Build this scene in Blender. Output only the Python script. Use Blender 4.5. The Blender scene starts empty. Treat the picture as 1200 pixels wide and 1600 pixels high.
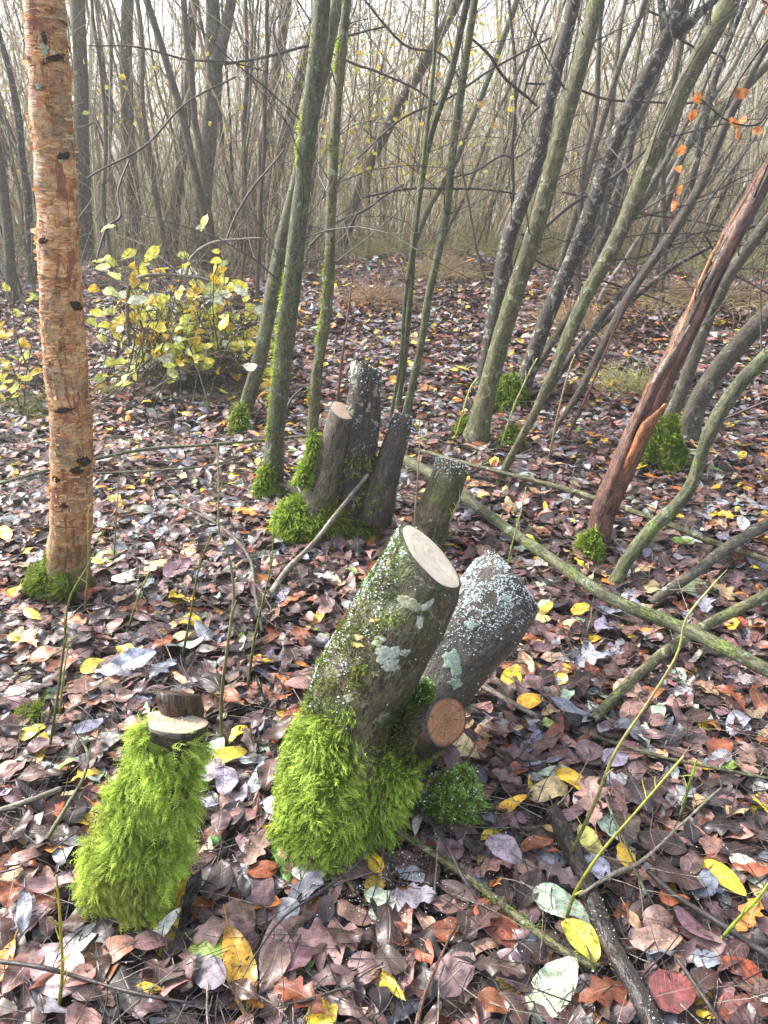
import bpy, math, random
import numpy as np
from mathutils import Vector
from mathutils.bvhtree import BVHTree
R = math.radians
random.seed(7); rng = np.random.default_rng(7)
sc = bpy.context.scene
# ------------------------------------------------------------ camera, sky, sun
CH, PITCH, F = 1.3, R(24), 1232.0
cam = bpy.data.cameras.new('camera'); camo = bpy.data.objects.new('camera', cam)
sc.collection.objects.link(camo); sc.camera = camo
camo.location = (0, 0, CH); camo.rotation_euler = (R(90) - PITCH, 0, 0)
cam.sensor_width = 36; cam.lens = 36 * F / 1600; cam.clip_end = 500; cam.clip_start = 0.02
sc.render.resolution_x = 768; sc.render.resolution_y = 1024
w = bpy.data.worlds.new("World"); sc.world = w; w.use_nodes = True
nt = w.node_tree; bg = nt.nodes['Background']
SUN_EL, SUN_AZ = R(42), R(-62)          # azimuth from +Y, negative = left: light from behind left
sky = nt.nodes.new('ShaderNodeTexSky'); sky.sky_type = 'NISHITA'; sky.sun_disc = False
sky.sun_elevation = SUN_EL; sky.sun_rotation = SUN_AZ; sky.dust_density = 4.0; sky.air_density = 1.0
hs = nt.nodes.new('ShaderNodeHueSaturation'); hs.inputs['Saturation'].default_value = 0.55
nt.links.new(sky.outputs[0], hs.inputs['Color']); nt.links.new(hs.outputs[0], bg.inputs[0])
bg.inputs[1].default_value = 0.15
sl = bpy.data.lights.new('sun', 'SUN'); sl.energy = 2.1; sl.angle = R(14); sl.color = (1, .96, .90)
so = bpy.data.objects.new('sun', sl); sc.collection.objects.link(so)
sd = Vector((math.sin(SUN_AZ) * math.cos(SUN_EL), math.cos(SUN_AZ) * math.cos(SUN_EL), math.sin(SUN_EL)))
so.rotation_euler = sd.to_track_quat('Z', 'Y').to_euler(); so.location = (-5, 5, 8)
sc.view_settings.view_transform = 'Standard'; sc.view_settings.look = 'None'
sc.view_settings.gamma = 1; sc.view_settings.exposure = 2.05; sc.view_settings.use_curve_mapping = False
sc.cycles.volume_step_rate = 4; sc.cycles.max_bounces = 6; sc.cycles.transparent_max_bounces = 8

# ------------------------------------------------------------ numeric helpers
def hash3(i, j, k, s=0):
    n = (i.astype(np.int64) * 374761393 + j.astype(np.int64) * 668265263 + k.astype(np.int64) * 2147483647 + s * 974711) & 0xffffffff
    n = ((n ^ (n >> 13)) * 1274126177) & 0xffffffff
    n = ((n ^ (n >> 16)) * 2246822519) & 0xffffffff
    return ((n ^ (n >> 15)) & 0xffff) / 65535.0
def vnoise(p, s=0):                     # value noise 0..1 at points (n,3)
    p = np.asarray(p, float); f = np.floor(p); t = p - f; t = t * t * (3 - 2 * t)
    i, j, k = f[:, 0], f[:, 1], f[:, 2]; r = 0
    for a in (0, 1):
        for b in (0, 1):
            for c in (0, 1):
                wgt = (t[:, 0] if a else 1 - t[:, 0]) * (t[:, 1] if b else 1 - t[:, 1]) * (t[:, 2] if c else 1 - t[:, 2])
                r = r + wgt * hash3(i + a, j + b, k + c, s)
    return r
def fbm(p, s=0, o=3):
    p = np.asarray(p, float); r = 0; a = .5; tot = 0
    for q in range(o):
        r = r + a * vnoise(p * 2 ** q, s + q); tot += a; a *= .5
    return r / tot
def sst(x): x = np.clip(x, 0, 1); return x * x * (3 - 2 * x)
def gz(x, y):
    x = np.asarray(x, float); y = np.asarray(y, float)
    amp = .25 + .75 * sst((y - 1.5) / 3)
    b = .05 * np.sin(1.7 * x + .6) * np.cos(1.3 * y + 1) * amp
    pts = np.stack([np.ravel(x) * 2.2, np.ravel(y) * 2.2, np.ravel(x) * 0], 1)
    b = b + ((fbm(pts, 3) - .5) * .12).reshape(x.shape) * amp
    c = .34 * sst((y - 3.8) / 4.6) * (.7 + .3 * sst((x + 2) / 3)) - .3 * sst((y - 10) / 7)
    h = -.16 * np.exp(-((x - 2.0) ** 2 / .16 + (y - 5.8) ** 2 / .3)) - .08 * np.exp(-((x - .55) ** 2 / .05 + (y - 4.2) ** 2 / .08))
    return b + c + h
cp, sp = math.cos(PITCH), math.sin(PITCH)
def ray(px, py):
    u, v = (px - 600) / F, (800 - py) / F
    return np.array([u, cp + v * sp, -sp + v * cp])
def P(px, py, Y):                       # world point on a sight line at forward distance Y
    d = ray(px, py); return np.array([0, 0, CH]) + d * (Y / d[1])
def G(px, py, h=0.0):                   # world point of the ground seen there (h above it)
    d = ray(px, py)
    lo = None
    for t in np.arange(.6, 22, .02):
        q = np.array([0, 0, CH]) + d * t
        if q[2] < float(gz(q[0], q[1])) + h: lo = q; break
    return lo if lo is not None else np.array([0, 0, CH]) + d * 12
def depth(p): return p[1] * cp + (CH - p[2]) * sp
def proj(p):
    d = depth(p); return 600 + F * p[0] / d, 800 - F * ((p[2] - CH) * cp + p[1] * sp) / d
def wr(p, rpx): return rpx * depth(p) / F

# ------------------------------------------------------------ mesh accumulation
class MB:
    def __init__(s): s.v = []; s.q = []; s.t = []; s.bc = []; s.col = []; s.uv = []; s.n = 0
    def add(s, v, q=None, t=None, bc=None, col=None, uv=None):
        v = np.asarray(v, float); n = len(v)
        s.v.append(v)
        if q is not None and len(q): s.q.append(np.asarray(q, int) + s.n)
        if t is not None and len(t): s.t.append(np.asarray(t, int) + s.n)
        s.bc.append(np.zeros((n, 3)) if bc is None else np.asarray(bc, float))
        s.col.append(np.ones((n, 3)) * .5 if col is None else np.broadcast_to(np.asarray(col, float), (n, 3)))
        s.uv.append(np.zeros((n, 2)) if uv is None else np.asarray(uv, float))
        s.n += n
    def arrays(s):
        v = np.concatenate(s.v)
        q = np.concatenate(s.q) if s.q else np.zeros((0, 4), int)
        t = np.concatenate(s.t) if s.t else np.zeros((0, 3), int)
        return v, q, t
    def tris(s):
        v, q, t = s.arrays()
        return v, np.concatenate([t, q[:, [0, 1, 2]], q[:, [0, 2, 3]]])
    def bvh(s):
        v, t = s.tris(); return BVHTree.FromPolygons(v.tolist(), t.tolist())
    def build(s, name, mat, parent=None, origin=None, smooth=True, label=None, cat=None, group=None, kind=None):
        v, q, t = s.arrays()
        if parent is not None: origin = np.array(parent['_o'])
        if origin is None:
            lo = v[:, 2].argmin(); origin = np.array([v[lo, 0], v[lo, 1], v[lo, 2]])
        origin = np.asarray(origin, float)
        me = bpy.data.meshes.new(name)
        me.vertices.add(len(v)); me.vertices.foreach_set('co', (v - origin).astype(np.float32).ravel())
        nl = len(q) * 4 + len(t) * 3
        me.loops.add(nl); me.polygons.add(len(q) + len(t))
        li = np.concatenate([q.ravel(), t.ravel()]).astype(np.int32)
        me.loops.foreach_set('vertex_index', li)
        ls = np.concatenate([np.arange(len(q)) * 4, len(q) * 4 + np.arange(len(t)) * 3]).astype(np.int32)
        me.polygons.foreach_set('loop_start', ls)
        me.polygons.foreach_set('use_smooth', np.full(len(ls), smooth))
        me.update(calc_edges=True)
        a = me.attributes.new('bc', 'FLOAT_VECTOR', 'POINT'); a.data.foreach_set('vector', np.concatenate(s.bc).astype(np.float32).ravel())
        c = np.concatenate(s.col); c4 = np.ones((len(c), 4), np.float32); c4[:, :3] = c
        a = me.attributes.new('col', 'FLOAT_COLOR', 'POINT'); a.data.foreach_set('color', c4.ravel())
        a = me.attributes.new('lf', 'FLOAT2', 'POINT'); a.data.foreach_set('vector', np.concatenate(s.uv).astype(np.float32).ravel())
        me.materials.append(mat)
        o = bpy.data.objects.new(name, me); sc.collection.objects.link(o)
        o['_o'] = origin.tolist()
        if parent is not None:
            o.parent = parent; o.location = (0, 0, 0)
        else: o.location = origin.tolist()
        tag(o, label, cat, group, kind)
        return o
def tag(o, label=None, cat=None, group=None, kind=None):
    if label: o['label'] = label
    if cat: o['category'] = cat
    if group: o['group'] = group
    if kind: o['kind'] = kind
def thing(name, loc, label, cat, group=None):
    o = bpy.data.objects.new(name, None); sc.collection.objects.link(o); o.location = [float(c) for c in loc]
    o['_o'] = [float(c) for c in loc]; o.empty_display_size = .1; tag(o, label, cat, group); return o
def unit(a): return a / (np.linalg.norm(a, axis=-1, keepdims=True) + 1e-12)
def resample(pts, rad, seg):
    pts = np.asarray(pts, float); rad = np.asarray(rad, float); n = len(pts)
    if n == 2: k = seg
    out = []; ro = []
    ext = np.vstack([2 * pts[0] - pts[1], pts, 2 * pts[-1] - pts[-2]])
    L = np.linalg.norm(np.diff(pts, axis=0), axis=1); tot = L.sum()
    for i in range(n - 1):
        m = max(1, int(round(seg * L[i] / tot)))
        t = np.arange(m) / m; p0, p1, p2, p3 = ext[i:i + 4]
        T = t[:, None]
        out.append(.5 * (2 * p1 + (p2 - p0) * T + (2 * p0 - 5 * p1 + 4 * p2 - p3) * T ** 2 + (3 * p1 - p0 - 3 * p2 + p3) * T ** 3))
        ro.append(rad[i] + (rad[i + 1] - rad[i]) * t)
    out.append(pts[-1:]); ro.append(rad[-1:])
    return np.vstack(out), np.concatenate(ro)
def tube(mb, pts, rad, sides=8, seg=10, bump=0.0, bfreq=8.0, cut=None, lob=0.0, seed=0, col=None, cap=True, wob=0.0):
    """swept tube; cut = normal of a sawn end plane through the last point"""
    c, r = resample(pts, rad, seg); n = len(c)
    if wob: c = c + (np.stack([vnoise(c * 3 + 5, seed + 11), vnoise(c * 3 + 9, seed + 12), vnoise(c * 3, seed + 13)], 1) - .5) * wob
    tg = unit(np.gradient(c, axis=0))
    up = np.array([0, 0, 1.]) if abs(tg[0][2]) < .9 else np.array([0, 1., 0])
    a = unit(np.cross(up, tg[0])); A = [a]
    for i in range(1, n):
        a = A[-1] - tg[i] * np.dot(A[-1], tg[i]); A.append(unit(a))
    A = np.array(A); B = np.cross(tg, A)
    th = np.arange(sides) / sides * 2 * np.pi
    ln = np.concatenate([[0], np.cumsum(np.linalg.norm(np.diff(c, axis=0), axis=1))])
    rr = np.repeat(r[:, None], sides, 1)
    if lob: rr = rr * (1 + lob * np.sin(2 * th + seed)[None] + lob * .7 * np.sin(3 * th + seed * 2 + ln[:, None] * 4) + lob * .4 * np.sin(5 * th + seed * 3 - ln[:, None] * 7))
    v = c[:, None] + rr[..., None] * (np.cos(th)[None, :, None] * A[:, None] + np.sin(th)[None, :, None] * B[:, None])
    bc = np.stack([np.cos(th)[None] * r[:, None] + 0 * rr, np.sin(th)[None] * r[:, None] + 0 * rr, np.repeat(ln[:, None], sides, 1)], -1) + seed * 1.37
    if bump:
        d = (fbm(v.reshape(-1, 3) * bfreq, seed, 4) - .5).reshape(n, sides) * 2 * bump
        v = v + d[..., None] * (np.cos(th)[None, :, None] * A[:, None] + np.sin(th)[None, :, None] * B[:, None])
    info = {}
    if cut is not None:
        nn = unit(np.array(cut, float)); ax = tg[-1]; top = c[-1]
        for k in range(n - 1, max(n - 1 - int(n * .55), 0), -1):
            dist = ((top - v[k]) @ nn) / (ax @ nn)
            wgt = 1.0 if k == n - 1 else 0
            v[k] = v[k] + ax[None] * (dist * wgt)[:, None]
        # keep rings below from crossing the plane
        for k in range(n - 2, 0, -1):
            dist = ((top - v[k]) @ nn) / (ax @ nn)
            lim = .004 * (n - 1 - k)
            v[k] = v[k] + ax[None] * np.minimum(dist - lim, 0)[:, None]
        info['rim'] = v[-1].copy(); info['n'] = nn; info['c'] = top
    idx = np.arange(n * sides).reshape(n, sides)
    q = np.stack([idx[:-1], np.roll(idx, -1, 1)[:-1], np.roll(idx, -1, 1)[1:], idx[1:]], -1).reshape(-1, 4)
    V = v.reshape(-1, 3); BC = bc.reshape(-1, 3); tr = None
    if cap:
        V = np.vstack([V, v[-1].mean(0)[None] + (0 if cut is not None else tg[-1] * r[-1] * .5)]); BC = np.vstack([BC, BC[-1:]])
        m = len(V) - 1; k = idx[-1]
        tr = np.stack([k, np.roll(k, -1), np.full(sides, m)], 1)
    mb.add(V, q, tr, bc=BC, col=col)
    info['path'] = c; info['r'] = r; info['tg'] = tg
    return info
def cut_face(name, info, mat, parent, thick=.002, inset=.93, rim=True):
    """sawn face: domed disc with concentric loops laid on the sawn plane"""
    rimv = info['rim']; cc = rimv.mean(0); nn = info['n']; s = len(rimv); K = 9
    mb = MB(); V = []; bc = []
    a = unit(rimv[0] - cc); b = np.cross(nn, a); rm = np.linalg.norm(rimv - cc, axis=1).mean(); pith = cc + a * rm * .16 + b * rm * .1; UV = []
    for k in range(K + 1):
        f = inset * k / K
        ring = cc + (rimv - cc) * f + nn * (thick if k < K else thick * .5)
        ring = ring + nn * ((vnoise(ring * 160, 5) - .5) * .0016)[:, None] * (k < K); V.append(ring); l = (rimv - cc) * f; dv = ring - pith; UV.append(np.stack([np.linalg.norm(dv, axis=1) / rm, np.arctan2(dv @ b, dv @ a)], 1))
        bc.append(np.stack([np.cos(np.arange(s) / s * 2 * np.pi) * f * .07, np.sin(np.arange(s) / s * 2 * np.pi) * f * .07, np.full(s, f)], 1))
    idx = np.arange((K + 1) * s).reshape(K + 1, s)
    q = np.stack([idx[:-1], np.roll(idx, -1, 1)[:-1], np.roll(idx, -1, 1)[1:], idx[1:]], -1).reshape(-1, 4)
    mb.add(np.vstack(V), q, bc=np.vstack(bc), uv=np.vstack(UV))
    return mb.build(name, mat, parent)
def sample(v, t, n, rg=rng):
    a, b, c = v[t[:, 0]], v[t[:, 1]], v[t[:, 2]]
    cr = np.cross(b - a, c - a); ar = np.linalg.norm(cr, axis=1); k = rg.choice(len(t), n, p=ar / ar.sum())
    r1 = np.sqrt(rg.random(n)); r2 = rg.random(n)
    p = a[k] * (1 - r1)[:, None] + b[k] * (r1 * (1 - r2))[:, None] + c[k] * (r1 * r2)[:, None]
    return p, unit(cr[k])
def basis(d):
    up = np.where(np.abs(d[:, 2:3]) < .9, np.array([[0, 0, 1.]]), np.array([[1., 0, 0]]))
    a = unit(np.cross(up, d)); return a, np.cross(d, a)
def moss(mb, p, n, L=.02, droop=.6, wid=.0009, spread=.5, feather=4, c0=(.10, .17, .015), c1=(.30, .40, .05), nz=12.):
    """feathery strands: bent ribbon with side leaflets"""
    m = len(p); S = 4
    d = unit(n + rng.normal(0, spread, (m, 3)) * .6); L = L * rng.uniform(.5, 1.35, m)
    g = np.array([0, 0, -1.]); cl = vnoise(p * nz, 5)
    side = unit(np.cross(d, rng.normal(0, 1, (m, 3))))
    path = [p - n * .001]; cur = p.copy(); dd = d.copy(); swirl = (np.stack([vnoise(p * 28, 31), vnoise(p * 28, 32), vnoise(p * 28, 33)], 1) - .5) * 2.2
    for k in range(S):
        dd = unit(dd + (g * droop + swirl) * .45 + n * .08); cur = cur + dd * (L / S)[:, None]; path.append(cur.copy())
    path = np.array(path)                       # S+1,m,3
    col = np.array(c0)[None] + (np.array(c1) - np.array(c0))[None] * np.clip(rng.normal(.12, .25, m) + cl * .85, 0, 1.2)[:, None]
    br = sst(vnoise(p * 11, 57) * 3 - 1.75)[:, None] * .6; col = col * (1 - br) + np.array([[.20, .17, .04]]) * br * (.6 + .8 * rng.random((m, 1)))
    w_ = wid * rng.uniform(.7, 1.4, m)
    V = []; C = []
    for k in range(S + 1):
        ww = w_ * (1 - .75 * k / S)
        V += [path[k] - side * ww[:, None], path[k] + side * ww[:, None]]
        sh = .22 + 1.0 * k / S  # roots darkened in the colour, painting shade into the gaps between strands
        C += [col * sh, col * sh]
    V = np.array(V).transpose(1, 0, 2); C = np.array(C).transpose(1, 0, 2); kk = 2 * (S + 1)
    base = (np.arange(m) * kk)[:, None]
    q = np.concatenate([base + np.array([[2 * k, 2 * k + 1, 2 * k + 3, 2 * k + 2]]) for k in range(S)])
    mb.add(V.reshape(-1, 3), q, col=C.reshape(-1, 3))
    if feather:
        FV = []; FC = []
        for f in range(feather):
            t = .2 + .7 * f / feather; k = min(int(t * S), S - 1); fr = t * S - k
            o = path[k] * (1 - fr) + path[k + 1] * fr; ax = unit(path[k + 1] - path[k])
            nb = unit(np.cross(ax, side))
            for sgn in (-1, 1):
                s2 = unit(side * sgn + ax * .7 + nb * rng.normal(0, .5, (m, 1)))
                ln = (L * .30 * (1 - .5 * t))[:, None]
                e = o + s2 * ln; h = np.cross(s2, nb) * (w_ * .8)[:, None]
                FV += [o - h, o + h, e]; FC += [col * (.5 + .6 * t), col * (.5 + .6 * t), col * (.7 + .7 * t)]  # leaflets carry the same painted shade, darker near the root
        FV = np.array(FV).transpose(1, 0, 2); FC = np.array(FC).transpose(1, 0, 2); kk = FV.shape[1]
        b = (np.arange(m) * kk)[:, None]
        t = np.concatenate([b + np.array([[3 * k, 3 * k + 1, 3 * k + 2]]) for k in range(kk // 3)])
        mb.add(FV.reshape(-1, 3), t=t, col=FC.reshape(-1, 3))
OCT = np.array([[1, 0, 0], [-1, 0, 0], [0, 1, 0], [0, -1, 0], [0, 0, 1], [0, 0, -1]], float)
OT = np.array([[0, 2, 4], [2, 1, 4], [1, 3, 4], [3, 0, 4], [2, 0, 5], [1, 2, 5], [3, 1, 5], [0, 3, 5]])
def grains(mb, p, r, col=(.8, .84, .84)):
    m = len(p); s = (r * np.clip(rng.lognormal(-.35, .55, m), .3, 2.4))[:, None, None] * rng.uniform(.6, 1.2, (m, 6, 1))
    V = p[:, None] + OCT[None] * s; t = (np.arange(m) * 6)[:, None, None] + OT[None]
    mb.add(V.reshape(-1, 3), t=t.reshape(-1, 3), col=col)

# ------------------------------------------------------------ leaves
def prof(kind, t):
    if kind == 'willow': return np.sin(np.pi * t ** .9) ** .8
    if kind == 'sallow': return np.sin(np.pi * t ** .75) ** .62
    if kind == 'round': return np.sin(np.pi * t ** .8) ** .5
    if kind == 'oak': return np.sin(np.pi * t ** 1.25) ** .7 * (.72 + .28 * np.cos(t * 2 * np.pi * 4 + 2.6))
    if kind == 'birch': return np.clip(np.sin(np.pi * t ** .55) ** .8, 0, 1)
KINDS = ['willow', 'sallow', 'round', 'oak', 'birch']
def leaves(mb, pos, nrm, yaw, L, W, kinds, col, nu=8, nv=5, curl=.22, fold=.2, serr=0., stalk=True, wave=.05):
    """N leaves; pos base centre, nrm their facing, yaw heading"""
    m = len(pos); t = np.linspace(0, 1, nu); s = np.linspace(-1, 1, nv)
    pr = np.stack([prof(k, np.clip(t, .0, 1)) for k in KINDS]); pr[:, 0] = .03; pr[:, -1] = .0
    w_ = pr[kinds]                                # m,nu
    if serr: w_ = w_ * (1 + serr * rng.uniform(-1, 1, w_.shape))
    L = np.asarray(L); W = np.asarray(W)
    x = np.repeat((t[None] - .5) * L[:, None], nv, 1).reshape(m, nu, nv)
    asy = 1 + rng.normal(0, .08, (m, 1, 1)) * np.sign(s)[None, None]
    y = w_[:, :, None] * s[None, None] * W[:, None, None] * .5 * asy
    cv = rng.normal(0, curl, (m, 1, 1)) + .12; fo = np.abs(rng.normal(0, fold, (m, 1, 1))) * rng.choice([1, -1], (m, 1, 1), p=[.7, .3]); tw = rng.normal(0, .35, (m, 1, 1))
    xn = x / L[:, None, None]
    z = -cv * xn ** 2 * L[:, None, None] * 1.6 + fo * np.abs(y) + tw * xn * y
    z = z + wave * L[:, None, None] * np.sin(rng.uniform(0, 6, (m, 1, 1)) + xn * rng.uniform(4, 14, (m, 1, 1)) + s[None, None] * 2) * np.abs(s)[None, None]
    y = y + rng.normal(0, .12, (m, 1, 1)) * (xn ** 2) * L[:, None, None]
    n = unit(nrm); h = np.stack([np.cos(yaw), np.sin(yaw), 0 * yaw], 1); h = unit(h - n * (h * n).sum(1, keepdims=True)); b = np.cross(n, h)
    V = pos[:, None, None] + x[..., None] * h[:, None, None] + y[..., None] * b[:, None, None] + z[..., None] * n[:, None, None]
    idx = np.arange(nu * nv).reshape(nu, nv); q0 = np.stack([idx[:-1, :-1], idx[1:, :-1], idx[1:, 1:], idx[:-1, 1:]], -1).reshape(-1, 4)
    q = (np.arange(m) * nu * nv)[:, None, None] + q0[None]
    uv = np.broadcast_to(np.stack([np.repeat(t[:, None], nv, 1), np.repeat(s[None], nu, 0)], -1)[None], (m, nu, nv, 2))
    rd = rng.random((m, 3)) * 50
    bc = V + rd[:, None, None]
    mb.add(V.reshape(-1, 3), q.reshape(-1, 4), uv=uv.reshape(-1, 2), bc=bc.reshape(-1, 3), col=np.repeat(np.asarray(col), nu * nv, 0))
    if stalk:
        a = V[:, 0, nv // 2]; e = a - h * (L * .22)[:, None] + n * (L * .03)[:, None]; wd = b * (.0006 + L * .006)[:, None]; up = n * (L * .012)[:, None]
        SV = np.stack([a - wd, a + wd, a + up, e - wd * .8, e + wd * .8, e + up], 1)
        qq = np.array([[0, 1, 4, 3], [1, 2, 5, 4], [2, 0, 3, 5]]); qs = (np.arange(m) * 6)[:, None, None] + qq[None]
        mb.add(SV.reshape(-1, 3), qs.reshape(-1, 4), col=np.repeat(np.asarray(col) * .8 + .04, 6, 0), uv=np.full((m * 6, 2), .5))

# ------------------------------------------------------------ materials
def mat(name):
    m = bpy.data.materials.new(name); m.use_nodes = True; n = m.node_tree; n.nodes.clear()
    o = n.nodes.new('ShaderNodeOutputMaterial'); b = n.nodes.new('ShaderNodeBsdfPrincipled'); n.links.new(b.outputs[0], o.inputs[0])
    return m, n, b
def nd(n, t, **k):
    x = n.nodes.new(t)
    for a, v in k.items():
        if a[:2] == 'i_': x.inputs[a[2:].replace('_', ' ')].default_value = v
        else: setattr(x, a, v)
    return x
def attr(n, a): return nd(n, 'ShaderNodeAttribute', attribute_name=a)
def noise(n, vec, scale, detail=4, rough=.6, dist=0, vs=None):
    if vs is not None:
        mp = nd(n, 'ShaderNodeMapping'); mp.inputs['Scale'].default_value = vs; n.links.new(vec, mp.inputs[0]); vec = mp.outputs[0]
    x = nd(n, 'ShaderNodeTexNoise', i_Scale=scale, i_Detail=detail, i_Roughness=rough, i_Distortion=dist); n.links.new(vec, x.inputs['Vector']); return x.outputs['Fac']
def ramp(n, fac, stops, interp='LINEAR'):
    r = nd(n, 'ShaderNodeValToRGB'); r.color_ramp.interpolation = interp; e = r.color_ramp.elements
    while len(e) < len(stops): e.new(.5)
    for i, (p, c) in enumerate(stops): e[i].position = p; e[i].color = (*c, 1) if not isinstance(c, (int, float)) else (c, c, c, 1)
    n.links.new(fac, r.inputs[0]); return r.outputs[0]
def mix(n, f, a, b, mode='MIX'):
    m = nd(n, 'ShaderNodeMix', data_type='RGBA', blend_type=mode)
    for i, v in ((0, f), (6, a), (7, b)):
        if isinstance(v, (int, float)): m.inputs[i].default_value = v
        elif isinstance(v, tuple): m.inputs[i].default_value = (*v, 1)
        else: n.links.new(v, m.inputs[i])
    return m.outputs[2]
def math_(n, op, a, b=0.0):
    m = nd(n, 'ShaderNodeMath', operation=op)
    for i, v in ((0, a), (1, b)):
        if isinstance(v, (int, float)): m.inputs[i].default_value = v
        else: n.links.new(v, m.inputs[i])
    return m.outputs[0]
def bump(n, b, h, dist, strength=1.0):
    x = nd(n, 'ShaderNodeBump', i_Strength=strength, i_Distance=dist); n.links.new(h, x.inputs['Height']); n.links.new(x.outputs[0], b.inputs['Normal'])
def bark(name, dark, light, *, dk=.68, lich=.62, lcol=(.36, .42, .34), mossy=.7, mcol=(.10, .15, .02), sc_=1., dist=.004, rough=.7, spots=.0, band=0.0, bcol=(.3, .3, .25)):
    dark = tuple(x * dk for x in dark); light = tuple(x * dk for x in light); lcol = tuple(x * .8 for x in lcol)
    m, n, b = mat(name); v = attr(n, 'bc').outputs['Vector']
    f1 = noise(n, v, 1, 6, .65, .4, vs=(70 * sc_, 70 * sc_, 22 * sc_)); f2 = noise(n, v, 9 * sc_, 4, .6); f0 = noise(n, v, 260 * sc_, 3, .6)
    c = ramp(n, f1, [(.40, tuple(x * .55 for x in dark)), (.5, tuple((x + y) / 2 for x, y in zip(dark, light))), (.62, light)])
    c = mix(n, ramp(n, f2, [(.42, 0.0), (.6, .6)]), c, tuple(x * .5 for x in dark))
    if band:
        c = mix(n, math_(n, 'MULTIPLY', ramp(n, noise(n, v, 1, 5, .6, .5, vs=(9, 9, 60)), [(.55, 0.), (.62, 1.)]), band), c, bcol)
    c = mix(n, ramp(n, f0, [(.45, 0.0), (.7, .5)]), c, tuple(min(1, x * 1.6 + .02) for x in light))
    l1 = ramp(n, noise(n, v, 24 * sc_, 5, .7, .6), [(lich, 0.), (lich + .04, 1.)]); c = mix(n, math_(n, 'MULTIPLY', l1, .85), c, lcol)
    if spots:
        vo = nd(n, 'ShaderNodeTexVoronoi', i_Scale=42 * sc_); n.links.new(v, vo.inputs['Vector'])
        c = mix(n, ramp(n, vo.outputs['Distance'], [(spots, .9), (spots + .04, 0.)]), c, tuple(x * 1.25 for x in lcol))
    mm = ramp(n, noise(n, v, 7 * sc_, 6, .75, .3), [(mossy, 0.), (mossy + .1, 1.)]); mc = ramp(n, f0, [(.3, tuple(x * .5 for x in mcol)), (.7, tuple(x * 1.6 for x in mcol))])
    c = mix(n, math_(n, 'MULTIPLY', mm, .9), c, mc)
    ck = ramp(n, noise(n, v, 1, 4, .75, 1.2, vs=(150 * sc_, 150 * sc_, 40 * sc_)), [(.40, .8), (.47, 0.)]); c = mix(n, ck, c, tuple(x * .25 for x in dark))
    n.links.new(c, b.inputs['Base Color']); b.inputs['Roughness'].default_value = rough
    h = math_(n, 'ADD', math_(n, 'ADD', math_(n, 'SUBTRACT', f1, math_(n, 'MULTIPLY', ck, .4)), math_(n, 'MULTIPLY', f0, .35)), math_(n, 'ADD', math_(n, 'MULTIPLY', mm, .6), math_(n, 'MULTIPLY', l1, .25)))
    bump(n, b, h, dist); return m
def wood(name, c0, c1, cc, rings=55, rough=.75, speck=0.0, crack=0.5):
    m, n, b = mat(name); v = attr(n, 'bc').outputs['Vector']
    sx = nd(n, 'ShaderNodeSeparateXYZ'); n.links.new(v, sx.inputs[0]); rad = sx.outputs[2]
    uvx = nd(n, 'ShaderNodeSeparateXYZ'); n.links.new(attr(n, 'lf').outputs['Vector'], uvx.inputs[0]); nz = noise(n, v, 30, 5, .65); rr = math_(n, 'ADD', uvx.outputs[0], math_(n, 'MULTIPLY', nz, .35))
    s = math_(n, 'SINE', math_(n, 'MULTIPLY', rr, rings))
    c = mix(n, math_(n, 'MULTIPLY', ramp(n, s, [(.1, 0.), (.95, .7)]), ramp(n, noise(n, v, 18, 3), [(.4, .1), (.6, 1.)])), c0, c1); c = mix(n, ramp(n, noise(n, v, 12, 4, .6), [(.4, 0.), (.65, .45)]), c, tuple((x + y) / 2 for x, y in zip(c1, cc))); c = mix(n, ramp(n, noise(n, v, 1, 3, .6, .2, vs=(30, 420, 1)), [(.5, 0.), (.65, .3)]), c, cc)
    ck = ramp(n, noise(n, attr(n, 'lf').outputs['Vector'], 1, 2, .5, .3, vs=(1.2, 9, 1)), [(.355, 1.), (.375, 0.)]); c = mix(n, math_(n, 'MULTIPLY', ck, crack), c, tuple(x * .25 for x in cc))
    c = mix(n, ramp(n, rad, [(.0, .75), (.10, .3), (.35, 0.), (.85, 0.), (1., .9)]), c, cc)
    c = mix(n, ramp(n, noise(n, v, 130, 3, .6), [(.45, 0.), (.8, .35)]), c, cc)
    if speck: c = mix(n, ramp(n, noise(n, v, 90, 5, .75), [(speck, 0.), (speck + .05, .9)]), c, tuple(x * .25 for x in cc))
    n.links.new(c, b.inputs['Base Color']); b.inputs['Roughness'].default_value = rough
    bump(n, b, math_(n, 'ADD', s, math_(n, 'MULTIPLY', noise(n, v, 300, 3), 2.)), .0008); return m
def colmat(name, rough=.6, trans=.25, nz=0, spec=.5, mul=1.0):
    m, n, b = mat(name); c = attr(n, 'col').outputs['Color']
    if nz:
        v = nd(n, 'ShaderNodeNewGeometry').outputs['Position']
        c = mix(n, 1.0, c, ramp(n, noise(n, v, nz, 4), [(.3, .6), (.7, 1.3)]), 'MULTIPLY')
    n.links.new(c, b.inputs['Base Color']); b.inputs['Roughness'].default_value = rough; b.inputs['Specular IOR Level'].default_value = spec
    if name == 'moss_mat': bump(n, b, noise(n, v, 220, 4, .7), .006); b.inputs['Roughness'].default_value = 1.
    if trans:
        o = [x for x in n.nodes if x.type == 'OUTPUT_MATERIAL'][0]; t = nd(n, 'ShaderNodeBsdfTranslucent'); n.links.new(c, t.inputs[0])
        ms = nd(n, 'ShaderNodeMixShader'); ms.inputs[0].default_value = trans; n.links.new(b.outputs[0], ms.inputs[1]); n.links.new(t.outputs[0], ms.inputs[2]); n.links.new(ms.outputs[0], o.inputs[0])
    return m
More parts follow.
